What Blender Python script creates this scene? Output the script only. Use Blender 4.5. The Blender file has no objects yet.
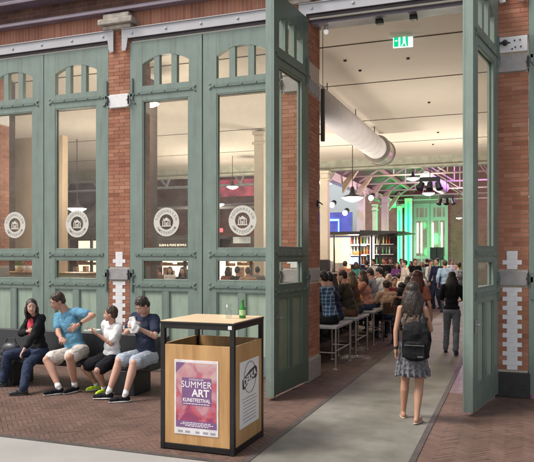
import bpy, bmesh, math, random
from mathutils import Vector, Matrix, Euler
random.seed(7)
S = bpy.context.scene
COL = S.collection
R = math.radians
PI = math.pi

# ------------------------------------------------------------------ camera
CAM_H = 1.9
YAW = R(20.5)
F = 662.0
cd = bpy.data.cameras.new('camera'); cam = bpy.data.objects.new('camera', cd); COL.objects.link(cam)
cam.location = (0, 0, CAM_H); cam.rotation_euler = (PI/2, 0, YAW)
cd.sensor_width = 36; cd.lens = F/534*36; cd.shift_y = 25/534; cd.clip_end = 500; cd.clip_start = .05
S.camera = cam

def at(px, Y):            # point of the ground plane seen in column px at distance Y
    t = (px-267)/F
    dx = -math.sin(YAW)+math.cos(YAW)*t; dy = math.cos(YAW)+math.sin(YAW)*t
    k = Y/dy
    return (dx*k, Y, k)
def P(px, py, Y):
    x, y, k = at(px, Y)
    return Vector((x, y, CAM_H-(py-256)*k/F))

# ------------------------------------------------------------------ world, sun
w = bpy.data.worlds.new('World'); S.world = w; w.use_nodes = True
nt = w.node_tree; bg = nt.nodes['Background']
sky = nt.nodes.new('ShaderNodeTexSky'); sky.sky_type = 'NISHITA'; sky.sun_disc = False
sky.sun_elevation = R(52); sky.sun_rotation = R(238); sky.air_density = 1.0; sky.dust_density = 3.0; sky.ozone_density = .6
hs_ = nt.nodes.new('ShaderNodeHueSaturation'); hs_.inputs['Saturation'].default_value = .42
nt.links.new(sky.outputs[0], hs_.inputs['Color']); nt.links.new(hs_.outputs[0], bg.inputs[0]); bg.inputs[1].default_value = .10
sd = bpy.data.lights.new('sun', 'SUN'); sd.energy = 1.5; sd.angle = R(20); sd.color = (1, .95, .9)
so = bpy.data.objects.new('sun', sd); COL.objects.link(so)
d = Vector((math.sin(R(238))*math.cos(R(52)), math.cos(R(238))*math.cos(R(52)), math.sin(R(52))))
so.rotation_euler = d.to_track_quat('Z', 'Y').to_euler()
S.view_settings.view_transform = 'Standard'; S.view_settings.look = 'None'
S.view_settings.exposure = .97; S.view_settings.gamma = 1
S.render.engine = 'CYCLES'
S.cycles.use_denoising = True
S.cycles.max_bounces = 6; S.cycles.transparent_max_bounces = 16; S.cycles.diffuse_bounces = 3; S.cycles.glossy_bounces = 3
S.cycles.sample_clamp_indirect = 4

# ------------------------------------------------------------------ materials
MATS = {}
def nodes(m):
    return m.node_tree.nodes, m.node_tree.links
def mat(name, col, rough=.6, metal=0, var=.12, scale=8, bump=.0, bscale=None, spec=.5, emit=None, es=0, sheen=0, coord='Object', stretch=None, col2=None):
    if name in MATS: return MATS[name]
    m = bpy.data.materials.new(name); m.use_nodes = True; MATS[name] = m
    N, L = nodes(m); b = N['Principled BSDF']
    b.inputs['Roughness'].default_value = rough; b.inputs['Metallic'].default_value = metal
    b.inputs['Specular IOR Level'].default_value = spec
    if sheen: b.inputs['Sheen Weight'].default_value = sheen
    tc = N.new('ShaderNodeTexCoord'); src = tc.outputs[coord]
    if stretch:
        mp = N.new('ShaderNodeMapping'); mp.inputs['Scale'].default_value = stretch; L.new(src, mp.inputs[0]); src = mp.outputs[0]
    nz = N.new('ShaderNodeTexNoise'); nz.inputs['Scale'].default_value = scale; nz.inputs['Detail'].default_value = 6
    nz.inputs['Roughness'].default_value = .6
    L.new(src, nz.inputs['Vector'])
    cr = N.new('ShaderNodeValToRGB')
    c = col; c2 = col2
    lo = [max(0, v*(1-var)) for v in c]; hi = [min(1, v*(1+var)) for v in (c2 or c)]
    cr.color_ramp.elements[0].position = .32; cr.color_ramp.elements[1].position = .68
    cr.color_ramp.elements[0].color = (*lo, 1); cr.color_ramp.elements[1].color = (*hi, 1)
    L.new(nz.outputs['Fac'], cr.inputs[0]); L.new(cr.outputs[0], b.inputs['Base Color'])
    if bump:
        n2 = N.new('ShaderNodeTexNoise'); n2.inputs['Scale'].default_value = bscale or scale*3; n2.inputs['Detail'].default_value = 4
        L.new(src, n2.inputs['Vector'])
        bp = N.new('ShaderNodeBump'); bp.inputs['Strength'].default_value = bump; bp.inputs['Distance'].default_value = .02
        L.new(n2.outputs['Fac'], bp.inputs['Height']); L.new(bp.outputs[0], b.inputs['Normal'])
    # slight gloss variation
    mr = N.new('ShaderNodeMapRange'); mr.inputs['To Min'].default_value = max(.03, rough-.1); mr.inputs['To Max'].default_value = min(1, rough+.1)
    L.new(nz.outputs['Fac'], mr.inputs[0]); L.new(mr.outputs[0], b.inputs['Roughness'])
    if emit:
        b.inputs['Emission Color'].default_value = (*emit, 1); b.inputs['Emission Strength'].default_value = es
    return m
def brick_mat(name, c1, c2, mortar, bw=.21, bh=.0685, ms=.012, rot=0, coord='Object', bump=.5, axis='xz', dirt=.35):
    m = bpy.data.materials.new(name); m.use_nodes = True; MATS[name] = m
    N, L = nodes(m); b = N['Principled BSDF']; b.inputs['Roughness'].default_value = .85
    tc = N.new('ShaderNodeTexCoord'); sp = N.new('ShaderNodeSeparateXYZ'); L.new(tc.outputs[coord], sp.inputs[0])
    cb = N.new('ShaderNodeCombineXYZ')
    ad = N.new('ShaderNodeMath'); ad.operation = 'ADD'
    if axis == 'xz':
        L.new(sp.outputs[0], ad.inputs[0]); L.new(sp.outputs[1], ad.inputs[1])
        L.new(ad.outputs[0], cb.inputs[0]); L.new(sp.outputs[2], cb.inputs[1])
    else:
        L.new(sp.outputs[0], cb.inputs[0]); L.new(sp.outputs[1], cb.inputs[1])
    mp = N.new('ShaderNodeMapping'); mp.inputs['Rotation'].default_value = (0, 0, rot); L.new(cb.outputs[0], mp.inputs[0])
    bt = N.new('ShaderNodeTexBrick'); bt.inputs['Scale'].default_value = 1
    bt.inputs['Brick Width'].default_value = bw; bt.inputs['Row Height'].default_value = bh
    bt.inputs['Mortar Size'].default_value = ms/2; bt.inputs['Mortar Smooth'].default_value = .2
    bt.inputs['Color1'].default_value = (*c1, 1); bt.inputs['Color2'].default_value = (*c2, 1); bt.inputs['Mortar'].default_value = (*mortar, 1)
    L.new(mp.outputs[0], bt.inputs['Vector'])
    nz = N.new('ShaderNodeTexNoise'); nz.inputs['Scale'].default_value = 2.2; nz.inputs['Detail'].default_value = 8; L.new(tc.outputs[coord], nz.inputs['Vector'])
    cr = N.new('ShaderNodeValToRGB'); cr.color_ramp.elements[0].position = .3; cr.color_ramp.elements[1].position = .7
    cr.color_ramp.elements[0].color = (1-dirt, 1-dirt, 1-dirt, 1); cr.color_ramp.elements[1].color = (1.0, 1.0, 1.0, 1)
    L.new(nz.outputs['Fac'], cr.inputs[0])
    mx = N.new('ShaderNodeMix'); mx.data_type = 'RGBA'; mx.blend_type = 'MULTIPLY'; mx.inputs[0].default_value = 1
    L.new(bt.outputs['Color'], mx.inputs[6]); L.new(cr.outputs[0], mx.inputs[7]); L.new(mx.outputs[2], b.inputs['Base Color'])
    bp = N.new('ShaderNodeBump'); bp.inputs['Strength'].default_value = bump; bp.inputs['Distance'].default_value = .01; bp.invert = True
    L.new(bt.outputs['Fac'], bp.inputs['Height']); L.new(bp.outputs[0], b.inputs['Normal'])
    return m
def tone_mat(name, ca, cb_, cc, rough=.85, dirt=.3, spec=.4):
    """brick-by-brick tone from the mesh attribute 'tone' with stains over it"""
    m = bpy.data.materials.new(name); m.use_nodes = True; MATS[name] = m
    N, L = nodes(m); b = N['Principled BSDF']; b.inputs['Roughness'].default_value = rough; b.inputs['Specular IOR Level'].default_value = spec
    at_ = N.new('ShaderNodeAttribute'); at_.attribute_name = 'tone'
    cr = N.new('ShaderNodeValToRGB'); e = cr.color_ramp.elements
    e[0].color = (*ca, 1); e[1].color = (*cc, 1); e2 = e.new(.5); e2.color = (*cb_, 1)
    L.new(at_.outputs['Fac'], cr.inputs[0])
    tc = N.new('ShaderNodeTexCoord')
    nz = N.new('ShaderNodeTexNoise'); nz.inputs['Scale'].default_value = 1.6; nz.inputs['Detail'].default_value = 9; nz.inputs['Roughness'].default_value = .7
    L.new(tc.outputs['Object'], nz.inputs['Vector'])
    c2 = N.new('ShaderNodeValToRGB'); c2.color_ramp.elements[0].position = .3; c2.color_ramp.elements[1].position = .65
    c2.color_ramp.elements[0].color = (1-dirt,)*3+(1,); c2.color_ramp.elements[1].color = (1, 1, 1, 1)
    L.new(nz.outputs['Fac'], c2.inputs[0])
    mx = N.new('ShaderNodeMix'); mx.data_type = 'RGBA'; mx.blend_type = 'MULTIPLY'; mx.inputs[0].default_value = 1
    L.new(cr.outputs[0], mx.inputs[6]); L.new(c2.outputs[0], mx.inputs[7]); L.new(mx.outputs[2], b.inputs['Base Color'])
    n3 = N.new('ShaderNodeTexNoise'); n3.inputs['Scale'].default_value = 60; L.new(tc.outputs['Object'], n3.inputs['Vector'])
    bp = N.new('ShaderNodeBump'); bp.inputs['Strength'].default_value = .35; bp.inputs['Distance'].default_value = .006
    L.new(n3.outputs['Fac'], bp.inputs['Height']); L.new(bp.outputs[0], b.inputs['Normal'])
    return m
def emit_mat(name, col, s):
    m = bpy.data.materials.new(name); m.use_nodes = True; MATS[name] = m
    N, L = nodes(m); b = N['Principled BSDF']; b.inputs['Base Color'].default_value = (*col, 1)
    b.inputs['Emission Color'].default_value = (*col, 1); b.inputs['Emission Strength'].default_value = s
    return m
def glass_mat(name, tint=(.93, .95, .93), refl=1.0):
    m = bpy.data.materials.new(name); m.use_nodes = True; MATS[name] = m
    N, L = nodes(m); N.remove(N['Principled BSDF']); out = N['Material Output']
    tr = N.new('ShaderNodeBsdfTransparent'); tr.inputs[0].default_value = (*tint, 1)
    gl = N.new('ShaderNodeBsdfGlossy'); gl.inputs['Roughness'].default_value = .02
    fr = N.new('ShaderNodeFresnel'); fr.inputs[0].default_value = 1.5
    ml = N.new('ShaderNodeMath'); ml.operation = 'MULTIPLY'; ml.inputs[1].default_value = refl
    ge = N.new('ShaderNodeNewGeometry'); sb = N.new('ShaderNodeMath'); sb.operation = 'SUBTRACT'; sb.inputs[0].default_value = 1; L.new(ge.outputs['Backfacing'], sb.inputs[1])
    m0 = N.new('ShaderNodeMath'); m0.operation = 'MULTIPLY'; L.new(fr.outputs[0], m0.inputs[0]); L.new(sb.outputs[0], m0.inputs[1])
    L.new(m0.outputs[0], ml.inputs[0])
    mx = N.new('ShaderNodeMixShader'); L.new(ml.outputs[0], mx.inputs[0]); L.new(tr.outputs[0], mx.inputs[1]); L.new(gl.outputs[0], mx.inputs[2])
    tcg = N.new('ShaderNodeTexCoord'); ng = N.new('ShaderNodeTexNoise'); ng.inputs['Scale'].default_value = 2.5; ng.inputs['Detail'].default_value = 7; ng.inputs['Roughness'].default_value = .7
    L.new(tcg.outputs['Object'], ng.inputs['Vector']); rg = N.new('ShaderNodeMapRange'); rg.inputs[1].default_value = .35; rg.inputs[2].default_value = .75; rg.inputs[3].default_value = .015; rg.inputs[4].default_value = .085; L.new(ng.outputs['Fac'], rg.inputs[0])
    df = N.new('ShaderNodeBsdfDiffuse'); df.inputs[0].default_value = (.55, .50, .46, 1); m3 = N.new('ShaderNodeMixShader'); L.new(rg.outputs[0], m3.inputs[0]); L.new(mx.outputs[0], m3.inputs[1]); L.new(df.outputs[0], m3.inputs[2])
    L.new(m3.outputs[0], out.inputs[0])
    return m
def wood_mat(name, c1, c2, stretch=(1, 1, .12), scale=14, rough=.4):
    m = mat(name, c1, rough=rough, var=.06, scale=scale, stretch=stretch, col2=c2, bump=.03)
    return m

GREEN = (.205, .262, .222)
def worn_paint(name, c):
    m = mat(name, c, rough=.42, var=.08, scale=3, bump=.06, bscale=30); N, L = nodes(m); b = N['Principled BSDF']; src = b.inputs['Base Color'].links[0].from_socket
    tc = N.new('ShaderNodeTexCoord'); mp = N.new('ShaderNodeMapping'); mp.inputs['Scale'].default_value = (9, 9, .9); L.new(tc.outputs['Object'], mp.inputs[0])
    n1 = N.new('ShaderNodeTexNoise'); n1.inputs['Scale'].default_value = 1.5; n1.inputs['Detail'].default_value = 7; n1.inputs['Roughness'].default_value = .65; L.new(mp.outputs[0], n1.inputs['Vector'])
    r1 = N.new('ShaderNodeMapRange'); r1.inputs[1].default_value = .50; r1.inputs[2].default_value = .78; r1.inputs[4].default_value = .55; L.new(n1.outputs['Fac'], r1.inputs[0])
    sp = N.new('ShaderNodeSeparateXYZ'); L.new(tc.outputs['Object'], sp.inputs[0]); r2 = N.new('ShaderNodeMapRange'); r2.inputs[1].default_value = .75; r2.inputs[2].default_value = .05; r2.inputs[4].default_value = .5; L.new(sp.outputs[2], r2.inputs[0])
    n2 = N.new('ShaderNodeTexNoise'); n2.inputs['Scale'].default_value = 9; n2.inputs['Detail'].default_value = 8; L.new(tc.outputs['Object'], n2.inputs['Vector'])
    ml = N.new('ShaderNodeMath'); ml.operation = 'MULTIPLY'; L.new(r2.outputs[0], ml.inputs[0]); L.new(n2.outputs['Fac'], ml.inputs[1])
    ad = N.new('ShaderNodeMath'); ad.operation = 'ADD'; ad.use_clamp = True; L.new(r1.outputs[0], ad.inputs[0]); L.new(ml.outputs[0], ad.inputs[1])
    mx = N.new('ShaderNodeMix'); mx.data_type = 'RGBA'; L.new(ad.outputs[0], mx.inputs[0]); L.new(src, mx.inputs[6]); mx.inputs[7].default_value = (c[0]*.52, c[1]*.46, c[2]*.42, 1)
    v = N.new('ShaderNodeTexNoise'); v.inputs['Scale'].default_value = 38; v.inputs['Detail'].default_value = 3; L.new(tc.outputs['Object'], v.inputs['Vector'])
    gt = N.new('ShaderNodeMath'); gt.operation = 'GREATER_THAN'; gt.inputs[1].default_value = .735; L.new(v.outputs['Fac'], gt.inputs[0])
    m2 = N.new('ShaderNodeMix'); m2.data_type = 'RGBA'; L.new(gt.outputs[0], m2.inputs[0]); L.new(mx.outputs[2], m2.inputs[6]); m2.inputs[7].default_value = (.07, .06, .05, 1)
    L.new(m2.outputs[2], b.inputs['Base Color']); return m
M_green = worn_paint('green_paint', GREEN)
M_green2 = worn_paint('pale_green_paint', (.35, .43, .335))
M_inner_shade = worn_paint('inner_green_shade', (.105, .148, .116))  # shade on the inner leaf faces, put into the colour
M_inner_panel_shade = worn_paint('inner_olive_shade', (.215, .26, .175))  # same shade put into the colour of the panels' inner faces
M_strap = mat('strap_green_paint', (.155, .205, .172), rough=.38, var=.1, scale=6)
M_brick = tone_mat('pier_brick', (.32, .12, .07), (.45, .19, .112), (.54, .27, .175), dirt=.36)
M_mortar = mat('mortar', (.54, .44, .35), rough=.95, var=.15, scale=20, bump=.2)
M_pave = tone_mat('paving_brick', (.145, .084, .063), (.17, .100, .076), (.20, .12, .092), rough=.75, dirt=.5, spec=.4)
M_joint = mat('paving_joint', (.15, .10, .08), rough=.95, var=.2, scale=20)
M_white = mat('white_stone_paint', (.80, .78, .77), rough=.8, var=.07, scale=12, bump=.15, bscale=40)
M_grey = mat('grey_stone', (.34, .32, .31), rough=.8, var=.15, scale=10, bump=.2, bscale=40)
M_black = mat('black_paint', (.018, .018, .02), rough=.45, var=.2, scale=10)
M_blackm = mat('black_metal', (.02, .018, .018), rough=.35, var=.2, scale=10, metal=.3)
M_steelw = mat('white_steel_paint', (.47, .46, .475), rough=.45, var=.07, scale=2.5)
M_cream = mat('cream_paint', (.62, .58, .50), rough=.5, var=.06, scale=4)
M_mauve = mat('mauve_steel_paint', (.20, .15, .19), rough=.5, var=.18, scale=3)
M_iron = mat('dark_iron', (.05, .045, .05), rough=.5, metal=.4, var=.2)
M_conc = mat('concrete_path', (.150, .140, .112), rough=.72, var=.28, scale=1.7, bump=.12, bscale=45, coord='Object', col2=(.185, .174, .145))
M_concl = mat('pale_concrete', (.34, .325, .30), rough=.6, var=.09, scale=1.3, bump=.12, bscale=45)
M_ceil = mat('ceiling_plaster', (.64, .58, .50), rough=.8, var=.05, scale=.6)
M_colm = mat('cream_column_paint', (.66, .60, .50), rough=.6, var=.06, scale=3)
M_plywood = wood_mat('oak_board', (.43, .225, .082), (.54, .315, .13))
M_glass = glass_mat('window_glass', (.97, .97, .94), .75)

# ------------------------------------------------------------------ mesh helper
class MB:
    def __init__(s): s.v = []; s.f = []; s.t = []; s.m = []
    def add(s, vs, fs, tone=.5, mi=0):
        n = len(s.v); s.v += [tuple(p) for p in vs]
        for f in fs: s.f.append(tuple(i+n for i in f)); s.t.append(tone); s.m.append(mi)
        return s
    def box(s, x0, x1, y0, y1, z0, z1, tone=.5, mi=0, M=None):
        if x0 > x1: x0, x1 = x1, x0
        if y0 > y1: y0, y1 = y1, y0
        if z0 > z1: z0, z1 = z1, z0
        vs = [Vector(p) for p in ((x0,y0,z0),(x1,y0,z0),(x1,y1,z0),(x0,y1,z0),(x0,y0,z1),(x1,y0,z1),(x1,y1,z1),(x0,y1,z1))]
        if M: vs = [M @ p for p in vs]
        return s.add(vs, [(0,3,2,1),(4,5,6,7),(0,1,5,4),(1,2,6,5),(2,3,7,6),(3,0,4,7)], tone, mi)
    def cyl(s, p0, p1, r0, r1=None, n=12, tone=.5, mi=0, cap=True):
        if r1 is None: r1 = r0
        p0 = Vector(p0); p1 = Vector(p1); a = (p1-p0).normalized()
        q = a.orthogonal().normalized(); r = a.cross(q)
        vs = []
        for i in range(n):
            c = math.cos(2*PI*i/n); si = math.sin(2*PI*i/n)
            vs.append(p0+(q*c+r*si)*r0)
        for i in range(n):
            c = math.cos(2*PI*i/n); si = math.sin(2*PI*i/n)
            vs.append(p1+(q*c+r*si)*r1)
        fs = [(i, (i+1) % n, n+(i+1) % n, n+i) for i in range(n)]
        if cap: fs += [tuple(range(n-1, -1, -1)), tuple(range(n, 2*n))]
        return s.add(vs, fs, tone, mi)
    def tube(s, pts, r, n=8, tone=.5, mi=0):
        for a, b in zip(pts[:-1], pts[1:]): s.cyl(a, b, r, r, n, tone, mi)
        for p in pts[1:-1]: s.ell(p, (r, r, r), n=n, k=6, tone=tone, mi=mi)
        return s
    def ell(s, c, r, rot=None, n=16, k=10, tone=.5, mi=0):
        c = Vector(c); vs = []
        if not hasattr(r, '__len__'): r = (r, r, r)
        for j in range(1, k):
            th = PI*j/k
            for i in range(n):
                ph = 2*PI*i/n
                p = Vector((r[0]*math.sin(th)*math.cos(ph), r[1]*math.sin(th)*math.sin(ph), r[2]*math.cos(th)))
                vs.append(p)
        vs.append(Vector((0, 0, r[2]))); vs.append(Vector((0, 0, -r[2])))
        if rot is not None: vs = [rot @ p for p in vs]
        vs = [p+c for p in vs]
        fs = []
        for j in range(k-2):
            for i in range(n):
                fs.append((j*n+i, (j+1)*n+i, (j+1)*n+(i+1) % n, j*n+(i+1) % n))
        T = (k-1)*n; B = T+1
        for i in range(n):
            fs.append((T, i, (i+1) % n)); fs.append((B, (k-2)*n+(i+1) % n, (k-2)*n+i))
        return s.add(vs, fs, tone, mi)
    def lathe(s, prof, c=(0, 0, 0), n=24, tone=.5, mi=0, axis='z', M=None):
        vs = []; c = Vector(c)
        for r, z in prof:
            for i in range(n):
                a = 2*PI*i/n
                p = Vector((r*math.cos(a), r*math.sin(a), z))
                if axis == 'y': p = Vector((p.x, p.z, p.y))
                if M: p = M @ p
                vs.append(p+c)
        m = len(prof)
        fs = [(j*n+i, j*n+(i+1) % n, (j+1)*n+(i+1) % n, (j+1)*n+i) for j in range(m-1) for i in range(n)]
        fs += [tuple(range(n-1, -1, -1)), tuple((m-1)*n+i for i in range(n))]
        return s.add(vs, fs, tone, mi)
    def prism(s, poly, y0, y1, tone=.5, mi=0, axis='y'):
        n = len(poly)
        if axis == 'y': vs = [Vector((a, y0, b)) for a, b in poly]+[Vector((a, y1, b)) for a, b in poly]
        elif axis == 'x': vs = [Vector((y0, a, b)) for a, b in poly]+[Vector((y1, a, b)) for a, b in poly]
        else: vs = [Vector((a, b, y0)) for a, b in poly]+[Vector((a, b, y1)) for a, b in poly]
        fs = [tuple(range(n)), tuple(range(2*n-1, n-1, -1))]+[(i, i+n, (i+1) % n+n, (i+1) % n) for i in range(n)]
        return s.add(vs, fs, tone, mi)
    def mesh(s, name, mats, smooth=False, norm=True):
        me = bpy.data.meshes.new(name); me.from_pydata(s.v, [], s.f); me.validate(clean_customdata=False)
        if not isinstance(mats, (list, tuple)): mats = [mats]
        for m in mats: me.materials.append(m)
        if len(me.polygons) == len(s.f):
            if len(mats) > 1: me.polygons.foreach_set('material_index', s.m)
            if any(t != .5 for t in s.t):
                a = me.attributes.new('tone', 'FLOAT', 'FACE'); a.data.foreach_set('value', s.t)
        if norm:
            bm = bmesh.new(); bm.from_mesh(me); bmesh.ops.recalc_face_normals(bm, faces=bm.faces); bm.to_mesh(me); bm.free()
        if smooth:
            me.polygons.foreach_set('use_smooth', [True]*len(me.polygons))
        return me
    def build(s, name, mats, parent=None, bevel=0, smooth=False, norm=True, loc=None):
        o = bpy.data.objects.new(name, s.mesh(name, mats, smooth, norm)); COL.objects.link(o)
        if parent: o.parent = parent
        if loc is not None: o.location = loc
        if bevel:
            b = o.modifiers.new('bevel', 'BEVEL'); b.width = bevel; b.segments = 2; b.limit_method = 'ANGLE'; b.angle_limit = R(40); b.harden_normals = False
        return o
def empty(name, loc, label, cat, group=None, rz=0):
    o = bpy.data.objects.new(name, None); COL.objects.link(o); o.location = loc; o.rotation_euler = (0, 0, rz); o.empty_display_size = .1
    tag(o, label, cat, group); return o
def tag(o, label=None, cat=None, group=None, kind=None):
    if label: o['label'] = label
    if cat: o['category'] = cat
    if group: o['group'] = group
    if kind: o['kind'] = kind
    return o
def copy_tree(o, parent=None):
    c = o.copy(); COL.objects.link(c)
    if parent: c.parent = parent
    for ch in list(o.children): copy_tree(ch, c)
    return c
def text_obj(name, s, size, m, parent, loc, rot, extrude=.001, align='CENTER', bold=0, scale=(1, 1, 1), spacing=1.0):
    cu = bpy.data.curves.new('txt', 'FONT'); cu.body = s; cu.size = size; cu.extrude = extrude; cu.align_x = align; cu.align_y = 'CENTER'
    cu.offset = bold; cu.space_character = spacing
    t = bpy.data.objects.new('txt', cu); COL.objects.link(t)
    dg = bpy.context.evaluated_depsgraph_get()
    me = bpy.data.meshes.new_from_object(t.evaluated_get(dg))
    COL.objects.unlink(t); bpy.data.objects.remove(t)
    me.materials.clear(); me.materials.append(m)
    Mx = Matrix.Translation(loc) @ Euler(rot).to_matrix().to_4x4() @ Matrix.Diagonal((*scale, 1))
    me.transform(Mx)
    if parent is None and name is None: return me
    o = bpy.data.objects.new(name, me); COL.objects.link(o); o.parent = parent
    return o
def join_meshes(meshes, name, m, parent):
    bm = bmesh.new()
    for me in meshes: bm.from_mesh(me)
    out = bpy.data.meshes.new(name); bm.to_mesh(out); bm.free(); out.materials.append(m)
    o = bpy.data.objects.new(name, out); COL.objects.link(o); o.parent = parent; return o

# ------------------------------------------------------------------ ground
FY = 9.5                      # plane of the piers' fronts
PL, PR = -2.32, -.885         # edges of the concrete path
def struct(o, kind='structure'): o['kind'] = kind; return o
struct(MB().box(-40, 30, -14, 80, -.12, -.035).build('ground', M_joint))
struct(MB().box(-30, 16, -12, 5.53, -.034, .002).build('pavement', M_concl))
struct(MB().box(PL+.03, PR-.03, 5.60, 60, -.034, .002).build('path', M_conc))
k = MB()
for a in (-30, PR+.03): k.box(a, (PL-.03) if a < -5 else 16, 5.535, 5.60, -.034, .006)
k.box(PL-.03, PL+.03, 5.535, 46, -.034, .007); k.box(PR-.03, PR+.03, 5.535, 46, -.034, .007)
k.box(PL+.03, PR-.03, 5.535, 5.60, -.034, .005)
struct(k.build('kerb_strip', mat('dark_kerb', (.075, .062, .055), rough=.7, var=.3, scale=6)))
# expansion joints of the path
def herring(x0, x1, y0, y1, mb, ang=45):
    U = .055; n = 4; g = .0022; c = math.cos(R(ang)); s_ = math.sin(R(ang)); cx = (x0+x1)/2; cy = (y0+y1)/2
    rad = int(math.hypot(x1-x0, y1-y0)/2/U)+6
    for k_ in range(-rad, rad):
        for m_ in range(-rad//(2*n)-2, rad//(2*n)+3):
            for (a0, b0, a1, b1) in ((k_+2*n*m_, k_, k_+2*n*m_+n, k_+1), (k_+2*n*m_+n, k_+1-n, k_+2*n*m_+n+1, k_+1)):
                mx = (a0+a1)/2*U; my = (b0+b1)/2*U
                X = cx+mx*c-my*s_; Y = cy+mx*s_+my*c
                if not (x0-.2 < X < x1+.2 and y0-.2 < Y < y1+.2): continue
                hx = (a1-a0)*U/2-g; hy = (b1-b0)*U/2-g
                poly = [(X+ux*hx*c-uy*hy*s_, Y+ux*hx*s_+uy*hy*c) for ux, uy in ((-1, -1), (1, -1), (1, 1), (-1, 1))]
                for ax, lim, sgn in ((0, x0, 1), (0, x1, -1), (1, y0, 1), (1, y1, -1)):      # cut the brick at the edge of its field
                    out = []
                    for p, q in zip(poly, poly[1:]+poly[:1]):
                        dp = (p[ax]-lim)*sgn; dq = (q[ax]-lim)*sgn
                        if dp >= 0: out.append(p)
                        if dp*dq < 0: t_ = dp/(dp-dq); out.append((p[0]+(q[0]-p[0])*t_, p[1]+(q[1]-p[1])*t_))
                    poly = out
                    if len(poly) < 3: break
                if len(poly) < 3: continue
                dz = random.uniform(-.001, .0008); tx = random.uniform(-.006, .006); ty = random.uniform(-.006, .006); n_ = len(poly)
                vs = [(p[0], p[1], -.034) for p in poly]+[(p[0], p[1], dz+(p[0]-X)*tx+(p[1]-Y)*ty) for p in poly]
                fs = [tuple(range(n_, 2*n_))]+[(i, (i+1) % n_, n_+(i+1) % n_, n_+i) for i in range(n_)]
                t = min(1, max(0, random.gauss(.5, .16)))
                mb.add(vs, fs, t)
mb = MB(); herring(-9.2, PL-.03, 5.60, FY, mb); herring(PR+.03, 2.6, 5.60, FY, mb)
struct(mb.build('brick_paving', M_pave, norm=False))
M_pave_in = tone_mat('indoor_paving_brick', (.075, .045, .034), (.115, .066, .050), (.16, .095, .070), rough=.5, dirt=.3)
mb = MB(); herring(-6.2, PL-.03, FY, 14.0, mb); herring(PR+.03, 1.2, FY, 12.0, mb)
struct(mb.build('indoor_brick_floor', M_pave_in, norm=False))
M_floor_far = brick_mat('far_floor_brick', (.085, .050, .038), (.14, .085, .064), (.06, .045, .04), bw=.21, bh=.07, ms=.008, axis='xy', rot=R(45), bump=.2)
mb = MB()
for (a, b, c_, d_) in ((-24, -6.2, FY, 14), (-24, PL-.03, 14, 48), (1.2, 8, FY, 12), (PR+.03, 8, 12, 48)): mb.box(a, b, c_, d_, -.034, .0)
struct(mb.build('hall_floor', M_floor_far))

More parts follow.
